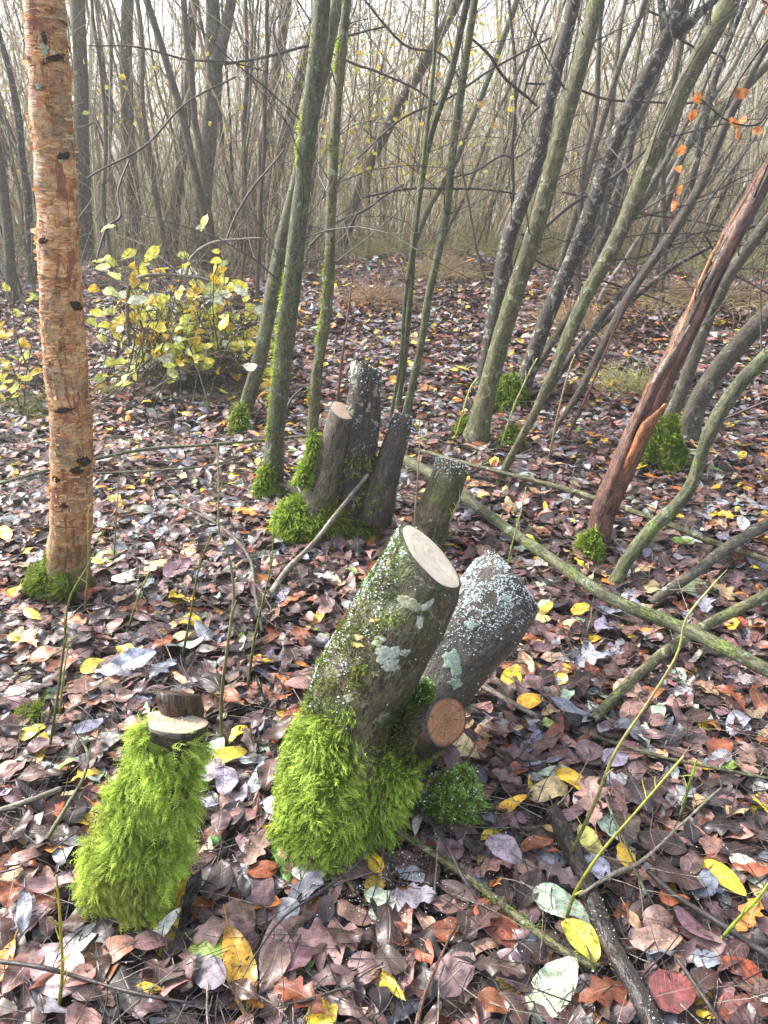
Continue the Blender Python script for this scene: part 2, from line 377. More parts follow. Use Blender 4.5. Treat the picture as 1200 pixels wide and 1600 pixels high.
def leafmat(name, rough=.38, veins=True, trans=.08):
    m, n, b = mat(name); c = attr(n, 'col').outputs['Color']; v = attr(n, 'bc').outputs['Vector']
    uv = attr(n, 'lf').outputs['Vector']; sx = nd(n, 'ShaderNodeSeparateXYZ'); n.links.new(uv, sx.inputs[0]); t, s = sx.outputs[0], math_(n, 'ABSOLUTE', sx.outputs[1])
    f = noise(n, v, 45, 5, .65)
    c = mix(n, 1.0, c, ramp(n, f, [(.36, .45), (.5, .95), (.64, 1.45)]), 'MULTIPLY')
    c = mix(n, ramp(n, noise(n, v, 140, 4, .7), [(.57, 0.), (.64, .75)]), c, (.03, .018, .012))
    h = math_(n, 'MULTIPLY', f, .5)
    if veins:
        wv = math_(n, 'SINE', math_(n, 'MULTIPLY', math_(n, 'SUBTRACT', t, math_(n, 'MULTIPLY', s, .16)), 62.))
        vm = ramp(n, wv, [(.9, 0.), (.98, 1.)]); mr = ramp(n, s, [(.0, 1.), (.07, 0.)])
        vv = math_(n, 'MAXIMUM', math_(n, 'MULTIPLY', vm, .4), mr)
        c = mix(n, math_(n, 'MULTIPLY', vv, .4), c, mix(n, .5, c, (.5, .42, .33)))
        h = math_(n, 'SUBTRACT', h, math_(n, 'MULTIPLY', vv, .6))
    n.links.new(c, b.inputs['Base Color'])
    n.links.new(ramp(n, noise(n, v, 20, 2), [(.35, rough - .1), (.65, rough + .25)]), b.inputs['Roughness'])
    bump(n, b, h, .0012)
    if trans:
        o = [x for x in n.nodes if x.type == 'OUTPUT_MATERIAL'][0]; tt = nd(n, 'ShaderNodeBsdfTranslucent'); n.links.new(c, tt.inputs[0])
        ms = nd(n, 'ShaderNodeMixShader'); ms.inputs[0].default_value = trans; n.links.new(b.outputs[0], ms.inputs[1]); n.links.new(tt.outputs[0], ms.inputs[2]); n.links.new(ms.outputs[0], o.inputs[0])
    return m
def bris(mb, p0, d, L, r, S=6, bend=.3, up=0.0, sides=3, col=None, taper=.75):
    """many tapering curved rods at once; returns their centre lines (S+1,m,3) and directions"""
    m = len(p0); L = np.broadcast_to(L, (m,)); r = np.broadcast_to(r, (m,))
    c = [p0]; dd = unit(d); ds = [dd]; dr = rng.normal(0, bend, (m, 3))
    for k in range(S):
        dd = unit(dd + dr / S + rng.normal(0, bend * .5, (m, 3)) / S ** .5 + np.array([0, 0, up / S])); c.append(c[-1] + dd * (L / S)[:, None]); ds.append(dd)
    c = np.array(c); ds = np.array(ds); a, b = basis(unit(c[-1] - c[0]))
    th = np.arange(sides) / sides * 2 * np.pi
    rr = r[None] * (1 - taper * np.linspace(0, 1, S + 1))[:, None]
    V = c[:, :, None] + rr[..., None, None] * (np.cos(th)[None, None, :, None] * a[None, :, None] + np.sin(th)[None, None, :, None] * b[None, :, None])
    V = V.transpose(1, 0, 2, 3)                                     # m,S+1,sides,3
    idx = np.arange((S + 1) * sides).reshape(S + 1, sides)
    q0 = np.stack([idx[:-1], np.roll(idx, -1, 1)[:-1], np.roll(idx, -1, 1)[1:], idx[1:]], -1).reshape(-1, 4)
    q = (np.arange(m) * (S + 1) * sides)[:, None, None] + q0[None]
    kk = (S + 1) * sides; seed = rng.random(m) * 20
    ln = (np.linspace(0, 1, S + 1)[None] * L[:, None])
    bc = np.zeros((m, S + 1, sides, 3)); bc[..., 0] = np.cos(th)[None, None] * rr.T[..., None]; bc[..., 1] = np.sin(th)[None, None] * rr.T[..., None]; bc[..., 2] = ln[..., None]
    bc += seed[:, None, None, None]
    mb.add(V.reshape(-1, 3), q.reshape(-1, 4), bc=bc.reshape(-1, 3), col=None if col is None else np.repeat(np.broadcast_to(col, (m, 3)), kk, 0))
    return c, ds
def twigs(mb, path, rad, n, tmin=.3, L=.5, r=.004, sub=3, upb=.6, spread=.9, seg=5):
    k = rng.integers(int(len(path) * tmin), len(path), n)
    tg = unit(np.gradient(path, axis=0))[k]
    out = rng.normal(0, 1, (n, 3)); out = unit(out - tg * (out * tg).sum(1, keepdims=True))
    d = tg * upb + out * spread
    LL = L * rng.uniform(.4, 1.5, n)
    c, ds = bris(mb, path[k] + out * rad[k][:, None] * .5, d, LL, r * rng.uniform(.5, 1.3, n), S=seg, bend=.5, up=.25, sides=4)
    if sub:
        kk = rng.integers(1, seg, n * sub); j = np.repeat(np.arange(n), sub); dd = ds[kk, j] + rng.normal(0, .55, (n * sub, 3))
        c2, _ = bris(mb, c[kk, j], dd, LL[j] * rng.uniform(.25, .6, n * sub), r * .45, S=4, bend=.4, up=.2)
    return c
# ------------------------------------------------------------ materials of the place
M = dict(
    soil=None,
    birch=None,
    grey=bark('grey_bark', (.058, .050, .034), (.19, .165, .11), lich=.60, lcol=(.30, .36, .27), mossy=.66, rough=.75, spots=.05),
    olive=bark('olive_bark', (.058, .060, .022), (.21, .20, .08), lich=.575, lcol=(.34, .37, .24), mossy=.57, mcol=(.13, .18, .03), spots=.05),
    dark=bark('dark_bark', (.022, .017, .014), (.095, .072, .055), lich=.55, lcol=(.36, .37, .29), mossy=.68, spots=.09),
    brown=bark('brown_bark', (.055, .045, .03), (.17, .14, .095), lich=.66, lcol=(.30, .33, .24), mossy=.66),
    red=bark('red_brown_bark', (.05, .020, .013), (.30, .135, .085), lich=.72, lcol=(.30, .30, .26), mossy=.78, rough=.5),
    green=bark('green_bark', (.05, .058, .024), (.17, .18, .08), lich=.60, lcol=(.26, .34, .24), mossy=.55, mcol=(.12, .17, .025), spots=.07),
    thin=bark('twig_bark', (.05, .038, .028), (.14, .11, .08), lich=.62, mossy=.7, sc_=1.5, dist=.001),
    darktwig=bark('dark_twig_bark', (.018, .013, .014), (.07, .05, .045), lich=.70, mossy=.75, sc_=1.5, dist=.001, rough=.5),
    pale=bark('pale_stick_bark', (.17, .14, .10), (.40, .35, .27), lich=.62, mossy=.7, sc_=1.5, dist=.001),
    stump=bark('stump_bark', (.048, .038, .018), (.20, .155, .080), lich=.57, lcol=(.30, .32, .20), mossy=.47, mcol=(.06, .085, .012), rough=.6, dist=.006),
    stump2=bark('wet_stump_bark', (.030, .023, .017), (.13, .095, .066), lich=.66, lcol=(.28, .33, .25), mossy=.62, mcol=(.05, .08, .015), rough=.42, dist=.005),
    stump3=bark('wet_brown_stump_bark', (.012, .008, .006), (.05, .03, .022), lich=.8, mossy=.6, mcol=(.07, .11, .015), rough=.4),
    oldwood=bark('weathered_stump_bark', (.06, .046, .03), (.26, .21, .14), lich=.68, lcol=(.30, .32, .22), mossy=.58, mcol=(.07, .11, .02), dist=.006),
    slab=bark('rotten_wood', (.012, .007, .005), (.14, .065, .03), lich=.9, mossy=.9, dist=.006, rough=.35, band=0),
    cut1=wood('fresh_sawn_wood', (.88, .76, .60), (.84, .70, .54), (.70, .54, .38), rings=34, crack=.0),
    cut2=wood('orange_sawn_wood', (.52, .26, .12), (.40, .17, .07), (.07, .03, .015), rings=46, rough=.6, speck=.55, crack=.9),
    cut3=wood('old_sawn_wood', (.36, .29, .22), (.27, .20, .14), (.12, .08, .06), rings=50, speck=.60),
    cut4=wood('pale_sawn_wood', (.62, .47, .36), (.56, .40, .30), (.42, .26, .16), rings=60),
    cut5=wood('weathered_pale_sawn_wood', (.62, .52, .38), (.50, .40, .28), (.24, .17, .11), rings=40, speck=.66, crack=.6),
    split=bark('split_wood', (.28, .07, .016), (.66, .26, .08), lich=.9, mossy=.9, dist=.004, rough=.5),
    mat_=colmat('moss_mat', .9, 0, nz=60, spec=.2),
    moss=colmat('moss', .75, .35, spec=.25),
    frost=colmat('frost', .55, .3),
    lichen=colmat('lichen', .9, 0, nz=260, spec=.1),
    grass=colmat('grass', .7, .3, spec=.2),
    shoot=colmat('shoot', .55, 0, nz=120),
    leaf=leafmat('wet_leaf'), leaf2=leafmat('leaf_litter', veins=False, rough=.36), leaf3=leafmat('hanging_leaf', rough=.5, trans=.4),
    far=colmat('far_stem', .85, 0, spec=.1),
    haze=None)
def m_soil():
    m, n, b = mat('forest_floor'); v = nd(n, 'ShaderNodeNewGeometry').outputs['Position']
    vo = nd(n, 'ShaderNodeTexVoronoi', i_Scale=22.); n.links.new(v, vo.inputs['Vector'])
    s = nd(n, 'ShaderNodeSeparateColor'); n.links.new(vo.outputs['Color'], s.inputs[0])
    c = ramp(n, s.outputs[0], [(.1, (.018, .011, .009)), (.5, (.04, .023, .02)), (.8, (.08, .05, .04)), (1., (.13, .09, .07))])
    sy = nd(n, 'ShaderNodeSeparateXYZ'); n.links.new(v, sy.inputs[0])
    g = math_(n, 'ADD', math_(n, 'MULTIPLY', sy.outputs[1], .11), noise(n, v, .8, 4)); c = mix(n, ramp(n, g, [(.72, 0.), (.95, 1.)]) if False else ramp(n, math_(n, 'MULTIPLY', g, .5), [(.72, 0.), (.9, .8)]), c, (.16, .17, .06))
    n.links.new(mix(n, ramp(n, noise(n, v, 3, 4), [(.3, .0), (.7, .5)]), c, (.02, .013, .01)), b.inputs['Base Color']); b.inputs['Roughness'].default_value = .7
    bump(n, b, math_(n, 'ADD', vo.outputs['Distance'], noise(n, v, 60, 5)), .02); return m
def m_birch():
    m, n, b = mat('orange_peeling_bark'); v = attr(n, 'bc').outputs['Vector']
    fa = noise(n, v, 1, 6, .7, .8, vs=(14, 14, 20)); fb = noise(n, v, 1, 5, .7, .5, vs=(8, 8, 70)); fc = noise(n, v, 1, 5, .6, .6, vs=(38, 38, 9))
    c = ramp(n, fa, [(.36, (.16, .05, .02)), (.45, (.45, .17, .05)), (.54, (.58, .31, .12)), (.68, (.70, .50, .29))])
    c = mix(n, ramp(n, fb, [(.54, 0.), (.60, .75)]), c, (.64, .42, .21))
    c = mix(n, ramp(n, noise(n, v, 6, 5, .7), [(.46, 0.), (.6, .75)]), c, (.21, .19, .12))
    c = mix(n, ramp(n, fc, [(.53, 0.), (.60, .85)]), c, (.17, .045, .015)); c = mix(n, ramp(n, noise(n, v, 1, 6, .75, 1.5, vs=(26, 26, 14)), [(.37, .85), (.43, 0.)]), c, (.05, .03, .018))
    c = mix(n, ramp(n, noise(n, v, 1, 4, .7, .3, vs=(22, 22, 110)), [(.60, 0.), (.64, .85)]), c, (.06, .035, .02)); c = mix(n, ramp(n, noise(n, v, 1, 5, .75, 1., vs=(60, 60, 90)), [(.42, .55), (.52, 0.)]), c, (.14, .06, .025))
    sx = nd(n, 'ShaderNodeSeparateXYZ'); n.links.new(v, sx.inputs[0])
    base = ramp(n, math_(n, 'ADD', sx.outputs[2], math_(n, 'MULTIPLY', noise(n, v, 18, 5, .7), .35)), [(.30, 1.), (.52, 0.)])
    c = mix(n, math_(n, 'MULTIPLY', base, .8), c, (.055, .06, .018))
    n.links.new(c, b.inputs['Base Color']); b.inputs['Roughness'].default_value = .6
    bump(n, b, math_(n, 'ADD', math_(n, 'ADD', fa, fb), math_(n, 'MULTIPLY', fc, -1.)), .008); return m
M['soil'] = m_soil(); M['birch'] = m_birch()

# ------------------------------------------------------------ ground
def ground():
    ys = np.concatenate([np.linspace(-60, -1, 14), np.arange(-.6, 4, .05), np.geomspace(4, 90, 150)])
    xp = np.concatenate([np.arange(0, 3, .06), np.geomspace(3, 70, 60)]); xs = np.concatenate([-xp[:0:-1], xp])
    X, Y = np.meshgrid(xs, ys); Z = gz(X, Y)
    Z = Z + (fbm(np.stack([X.ravel() * 9, Y.ravel() * 9, X.ravel() * 0], 1), 8).reshape(X.shape) - .5) * .03 - .012
    v = np.stack([X, Y, Z], -1).reshape(-1, 3); a, b = X.shape; i = np.arange(a * b).reshape(a, b)
    q = np.stack([i[:-1, :-1], i[:-1, 1:], i[1:, 1:], i[1:, :-1]], -1).reshape(-1, 4)
    mb = MB(); mb.add(v, q); mb.build('forest_floor', M['soil'], origin=(0, 0, 0), kind='structure')
ground()

# ------------------------------------------------------------ moss helpers
def moss_on(parent, name, src, n, mask=None, L=.02, mat_shell=None, **k):
    v, t = src.tris() if isinstance(src, MB) else src
    p, nn = sample(v, t, n * 2)
    if mask is not None:
        f = mask(p, nn); p, nn = p[f], nn[f]
    p, nn = p[:n], nn[:n]
    if len(p) < 3: return None
    mb = MB(); moss(mb, p, nn, L=L, **k); return mb.build(name, M['moss'], parent, kind='stuff')
def blob(mb, c, rx, ry, rz, seed=0, col=(.06, .09, .012), amp=.35, nth=28, nph=14, freq=None):
    th = np.arange(nth) / nth * 2 * np.pi; ph = np.linspace(-.5 * np.pi + .02, .5 * np.pi - .02, nph)
    T, H = np.meshgrid(th, ph); d = np.stack([np.cos(T) * np.cos(H), np.sin(T) * np.cos(H), np.sin(H)], -1)
    f = 1 + (fbm((d * 2.2 + seed * 3).reshape(-1, 3), seed, 4).reshape(T.shape) - .5) * 2 * amp
    v = d * f[..., None] * np.array([rx, ry, rz]) + np.asarray(c)
    i = np.arange(nth * nph).reshape(nph, nth); q = np.stack([i[:-1], np.roll(i, -1, 1)[:-1], np.roll(i, -1, 1)[1:], i[1:]], -1).reshape(-1, 4)
    mb.add(v.reshape(-1, 3), q, col=col)
def moss_clump(px, py, wpx, hpx, label, n=900, L=.018, frosty=0, group='moss clumps at the feet of the trees', parent=None, dz=0, c0=(.09, .16, .012), c1=(.42, .58, .08)):
    g = G(px, py); w_ = wr(g, wpx / 2); h = wr(g, hpx)
    root = parent or thing('moss_clump', g, label, 'moss clump', group)
    mb = MB()
    for bx, by, bz, bs in ((0, .6, .25, .70), (-.5, .45, .1, .5), (.5, .5, .15, .5), (.22, .75, .6, .42), (-.2, .7, .5, .42), (.05, .05, .0, .45)): blob(mb, g + np.array([bx * w_, by * w_, bz * h + dz]), w_ * bs, w_ * bs * .9, h * bs * .75, seed=int(px + bx * 40) % 97, amp=.55)
    mb.build('moss_cushion', M['mat_'], root)
    v, t = mb.tris()
    Ls = L * max(1, depth(g) * .45)
    p, nn = sample(v, t, int(n * 2)); Ls = Ls * (.5 + 1.1 * rng.random(len(p)) ** 1.5); s = MB(); moss(s, p, nn, L=Ls, wid=.0008 * max(1, depth(g) * .8), feather=3 if depth(g) < 4 else 0, droop=.4, c0=c0, c1=c1); s.build('moss_fronds', M['moss'], root)
    if frosty:
        f = nn[:, 2] > .1; p2 = p[f][:frosty]; fb = MB(); grains(fb, p2 + nn[f][:frosty] * L * .8, .0014); o = fb.build('frost', M['frost'], root, kind='stuff')
    return root

# ------------------------------------------------------------ coppiced stump in front
def patch(bv, px, py, wpx, hpx, ang, seed, parent, name='lichen_patch', col=(.36, .42, .34), thick=.0014):
    d = Vector(ray(px, py)).normalized(); hit = bv.ray_cast(Vector((0, 0, CH)), d)
    if hit[0] is None: return
    h = np.array(hit[0]); n = np.array(hit[1]); n = n if n @ ray(px, py) < 0 else -n; a = unit(np.cross(np.array([0, 0, 1.]), n)); b = np.cross(n, a)
    rx, ry = wr(h, wpx / 2), wr(h, hpx / 2) * 1.2; ca, sa = math.cos(R(ang)), math.sin(R(ang)); K, S = 6, 48; V = []
    for k in range(K + 1):
        for s in range(S):
            t = s / S * 2 * math.pi; f = k / K * (1 + .9 * (float(vnoise(np.array([[math.cos(t) * 1.6 + seed, math.sin(t) * 1.6, seed * 2.]]))[0]) - .5) + .38 * (float(vnoise(np.array([[math.cos(t) * 6 + seed, math.sin(t) * 6, seed * 2.]]))[0]) - .5))
            x, y = rx * f * math.cos(t), ry * f * math.sin(t); q = h + a * (x * ca - y * sa) + b * (x * sa + y * ca)
            w_ = bv.find_nearest(Vector(q)); V.append(np.array(w_[0]) + n * (thick if k < K else .0001) * (1 + .5 * float(vnoise(np.array([[x * 300, y * 300, seed]]))[0])))
    i = np.arange((K + 1) * S).reshape(K + 1, S); q = np.stack([i[:-1], np.roll(i, -1, 1)[:-1], np.roll(i, -1, 1)[1:], i[1:]], -1).reshape(-1, 4)
    mb = MB(); c = np.array(col)[None] * (.45 + .75 * vnoise(np.array(V) * 260, seed))[:, None]; mb.add(np.array(V), q, col=c); mb.build(name, M['lichen'], parent)
def front_stump():
    base = P(512, 1300, 1.27); base[2] = float(gz(base[0], base[1]))
    root = thing('coppice_stump', base, 'large coppice stump with bright green moss skirt and three sawn stems', 'tree stump')
    def pth(a): ps = [P(x, y, Y) for x, y, w_, Y in a]; return ps, [wr(p, w_ / 2) for p, (x, y, w_, Y) in zip(ps, a)]
    # stem 1
    p, r = pth([(508, 1330, 165, 1.26), (515, 1240, 150, 1.285), (533, 1160, 136, 1.31), (572, 1063, 142, 1.345), (625, 960, 138, 1.38), (673, 871, 122, 1.41)])
    s1 = MB(); i1 = tube(s1, p, r, 56, 70, bump=.009, bfreq=11, lob=.035, cut=(.67, -.07, .74), seed=2); stem1 = s1.build('stem', M['stump'], root, label='tallest stem with pale fresh sawn top')
    cut_face('cut_face', i1, M['cut1'], stem1)
    bv1 = s1.bvh(); v1, t1 = s1.tris()
    for a in [(603, 1020, 38, 26, 20, 1), (612, 1041, 26, 16, 0, 2), (640, 942, 46, 14, -25, 3), (590, 1003, 22, 14, 30, 4), (668, 945, 20, 10, 40, 5), (607, 880, 14, 9, 0, 6), (655, 973, 12, 16, 0, 7), (633, 1020, 18, 12, 10, 8), (586, 1052, 12, 8, 0, 9), (500, 1145, 20, 26, 0, 10), (545, 1090, 16, 12, 0, 12)]:
        patch(bv1, *a, stem1, col=(.40, .43, .35) if a[5] % 3 else (.30, .31, .2))
    for a in [(585, 970, 14, 5, 25, 21), (560, 996, 20, 6, 10, 22), (558, 1008, 26, 7, 12, 23)]:
        patch(bv1, *a, stem1, name='stuck_leaf', col=(.62, .42, .16), thick=.002)
    # moss on upper stem: small tight tufts, more on its left and lower side
    def mk(lo, hi, th, fr=22, sd=4):
        def f(q, nn):
            left = -nn[:, 0] * .35 - nn[:, 1] * .0; zt = (q[:, 2] - lo) / (hi - lo)
            return (vnoise(q * fr, sd) + left - .45 * zt + .10 * (vnoise(q * 90, 6) - .5) > th) & (q[:, 2] > lo - .02)
        return f
    zz = v1[:, 2].max()
    moss_on(stem1, 'moss_tufts', s1, 9500, mk(.17, zz, .27), L=.010, wid=.0009, droop=.15, spread=.9, feather=2, c0=(.045, .075, .01), c1=(.17, .24, .03))
    fl = lambda q, nn: (nn[:, 0] < -.15 + .5 * (vnoise(q * 20, 44) - .5)) & (vnoise(q * 26, 45) + .9 * (.62 - (q[:, 2] - .15) / (zz - .15)) > .62) & (nn[:, 1] < .5)
    moss_on(stem1, 'moss_tufts', s1, 5200, fl, L=.014, wid=.0009, droop=.2, spread=.9, feather=4, c0=(.08, .13, .012), c1=(.36, .50, .07), nz=30)
    fm = MB(); p_, n_ = sample(v1, t1, 60000); zt = (p_[:, 2] - .2) / (zz - .2); xl = -n_[:, 0]
    up = (zt > .0) & (zt < 1.02) & (n_[:, 1] < .6)
    pr_ = np.clip(xl * .75 + zt * .35 - .38, 0, 1) * sst(vnoise(p_ * 26, 9) * 2.6 - .75) * sst(vnoise(p_ * 90, 19) * 2.4 - .6) * 1.6 + .006
    f = up & (rng.random(len(p_)) < pr_ * 1.1); grains(fm, p_[f] + n_[f] * .004, .0014, col=(.74, .82, .80)); fm.build('frost', M['frost'], stem1, kind='stuff')
    # stem 2, behind to the right
    p, r = pth([(600, 1200, 130, 1.37), (640, 1120, 128, 1.44), (700, 1035, 132, 1.56), (755, 970, 134, 1.68), (803, 906, 122, 1.79)])
    s2 = MB(); i2 = tube(s2, p, r, 48, 56, bump=.008, bfreq=9, lob=.04, cut=(.80, .25, .55), seed=5); stem2 = s2.build('stem', M['stump2'], root, label='dark stem dusted with white frost leaning away to the right')
    cut_face('cut_face', i2, M['cut3'], stem2); bv2 = s2.bvh(); v2, t2 = s2.tris()
    for a in [(710, 1037, 36, 30, -20, 11), (712, 1067, 24, 14, -30, 12), (735, 978, 18, 14, 0, 13), (790, 935, 20, 10, 0, 15)]: patch(bv2, *a, stem2, col=(.27, .34, .27))
    ax = i2['path'][-1] - i2['path'][0]; al = lambda q: ((q - i2['path'][0]) @ ax) / (ax @ ax)
    p_, n_ = sample(v2, t2, 90000); z = al(p_); vis = n_[:, 1] < .5
    pr_ = np.clip((z - .42) * 1.6 + (n_[:, 2] - .1) * .55 - n_[:, 0] * .35 - .22, 0, 1) * sst(vnoise(p_ * 24, 3) * 2.2 - .35) * sst(vnoise(p_ * 110, 23) * 2.6 - .6) * 1.7 + .006 * (z > .3)
    f = vis & (z < 1.0) & (rng.random(len(p_)) < pr_ * .95); fm = MB(); grains(fm, p_[f] + n_[f] * .0015, .0014, col=(.70, .78, .78)); fm.build('frost', M['frost'], stem2, kind='stuff')
    moss_on(stem2, 'moss_tufts', s2, 700, lambda q, nn: ((al(q) > .85) & (vnoise(q * 30, 8) > .62)) | ((al(q) < .5) & (vnoise(q * 20, 4) > .6)), L=.012, c0=(.08, .14, .015), c1=(.2, .3, .04), feather=2)
    # stem 3, short side stub cut towards the viewer
    p, r = pth([(560, 1250, 100, 1.33), (606, 1195, 88, 1.33), (650, 1150, 78, 1.29), (698, 1128, 72, 1.235)])
    s3 = MB(); i3 = tube(s3, p, r, 44, 44, bump=.005, bfreq=14, lob=.02, cut=(.38, -.75, .46), seed=8); stem3 = s3.build('stem', M['stump3'], root, label='short side stub with orange brown sawn end')
    cut_face('cut_face', i3, M['cut2'], stem3, inset=.96)
    a3 = i3['path'][-1] - i3['path'][0]; al3 = lambda q: ((q - i3['path'][0]) @ a3) / (a3 @ a3)
    moss_on(stem3, 'moss_tufts', s3, 2600, lambda q, nn: (al3(q) < .86 + .12 * nn[:, 2]) & (vnoise(q * 24, 4) > .36), L=.013, droop=.4, c0=(.06, .11, .012), c1=(.22, .32, .04), feather=2)
    # moss skirt: thick shell over the foot, then fronds
    p, r = pth([(510, 1348, 160, 1.248), (510, 1290, 158, 1.256), (514, 1220, 150, 1.272), (526, 1160, 130, 1.30), (545, 1115, 96, 1.335)])
    sh = MB(); tube(sh, p, r, 60, 60, bump=.024, bfreq=20, lob=.05, seed=12, col=(.08, .12, .014))
    p, r = pth([(560, 1335, 90, 1.25), (572, 1270, 96, 1.265), (592, 1215, 88, 1.285), (618, 1180, 74, 1.285)])
    tube(sh, p, r, 40, 30, bump=.012, bfreq=15, lob=.05, seed=14, col=(.06, .09, .012))
    v, t = sh.tris(); skirt = sh.build('moss_skirt', M['mat_'], root)
    pp, nn = sample(v, t, 30000); px_, py_ = proj_(pp)
    up = 1155 + 50 * (vnoise(pp * 30, 71) - .5) * 2 - .35 * (np.abs(px_ - 535) > 55) * 80
    f = (nn[:, 1] < .45) & (py_ > up - 60); bare = vnoise(pp * 17, 91) > .13; pp, nn = pp[f & bare][:13500], nn[f & bare][:13500]; LL = .008 + .026 * rng.random(len(pp)) ** 2.2 * (.5 + vnoise(pp * 14, 93))
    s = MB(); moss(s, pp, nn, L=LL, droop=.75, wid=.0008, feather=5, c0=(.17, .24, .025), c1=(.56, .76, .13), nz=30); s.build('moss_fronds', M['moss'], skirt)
    # moss cushion in the fork between the stems
    mb = MB(); blob(mb, P(650, 1085, 1.40), .030, .03, .028, 5); c = mb.build('moss_cushion', M['mat_'], root); v, t = mb.tris(); pp, nn = sample(v, t, 1500); s = MB(); moss(s, pp, nn, L=.016, droop=.2, c0=(.07, .15, .015), c1=(.2, .36, .04)); s.build('moss_fronds', M['moss'], c)
    f = nn[:, 2] > .3; fm = MB(); grains(fm, pp[f][:160] + nn[f][:160] * .014, .0014); fm.build('frost', M['frost'], c, kind='stuff')
def proj_(p):
    d = p[:, 1] * cp + (CH - p[:, 2]) * sp; return 600 + F * p[:, 0] / d, 800 - F * ((p[:, 2] - CH) * cp + p[:, 1] * sp) / d
front_stump()
def left_stump():
    b = G(205, 1395)
    root = thing('mossy_stump', b, 'low shaggy stump under hanging yellow green moss, left of the big sawn stump', 'tree stump')
    def pth(a): ps = [P(x, y, Y) for x, y, w_, Y in a]; return ps, [wr(p, w_ / 2) for p, (x, y, w_, Y) in zip(ps, a)]
    p, r = pth([(225, 1370, 110, 1.10), (243, 1280, 90, 1.125), (258, 1200, 84, 1.15), (273, 1128, 92, 1.175)])
    s1 = MB(); i1 = tube(s1, p, r, 48, 44, bump=.010, bfreq=22, lob=.11, cut=(.10, .30, .92), seed=3); st = s1.build('stem', M['stump3'], root)
    cut_face('cut_face', i1, M['cut5'], st, inset=.985)
    v, t = s1.tris(); q_, n_ = np.array(i1['rim']), i1['n']; c = q_.mean(0)
    k = rng.integers(0, len(q_), 60); f_ = rng.random(60) ** .5; fm = MB(); grains(fm, c + (q_[k] - c) * f_[:, None] * .9 + n_ * .003, .0011); fm.build('frost', M['frost'], st, kind='stuff')
    p, r = pth([(281, 1135, 66, 1.228), (280, 1105, 68, 1.232), (278, 1083, 68, 1.236)])
    s2 = MB(); tube(s2, p, [x * 1. for x in r], 30, 24, bump=.007, bfreq=26, lob=.05, cut=(.15, .55, .82), seed=6); s2.build('broken_stub', M['slab'], root, label='dark streaked broken stub')
    p, r = pth([(190, 1400, 116, 1.065), (206, 1345, 124, 1.085), (236, 1270, 96, 1.12), (258, 1205, 82, 1.145), (266, 1150, 82, 1.16)])
    sh = MB(); tube(sh, p, r, 54, 50, bump=.034, bfreq=17, lob=.08, seed=21, col=(.09, .13, .014)); v, t = sh.tris(); skirt = sh.build('moss_skirt', M['mat_'], root)
    pp, nn = sample(v, t, 26000); px_, py_ = proj_(pp); up = 1176 + 44 * (vnoise(pp * 30, 73) - .5) * 2 - 22 * (px_ < 250)
    f = (nn[:, 1] < .5) & (py_ > up - 30); bare = vnoise(pp * 17, 92) > .15; pp, nn = pp[f & bare][:11500], nn[f & bare][:11500]; LL = .010 + .036 * rng.random(len(pp)) ** 2 * (.5 + vnoise(pp * 14, 94))
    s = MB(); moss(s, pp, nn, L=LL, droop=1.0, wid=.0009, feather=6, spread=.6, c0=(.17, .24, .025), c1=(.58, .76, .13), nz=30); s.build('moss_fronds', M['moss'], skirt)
left_stump()
moss_clump(710, 1296, 96, 92, 'round frosted moss cushion just right of the big stump foot', n=2600, L=.018, frosty=520, group='moss clumps on the forest floor', c0=(.09, .18, .02), c1=(.42, .66, .12))

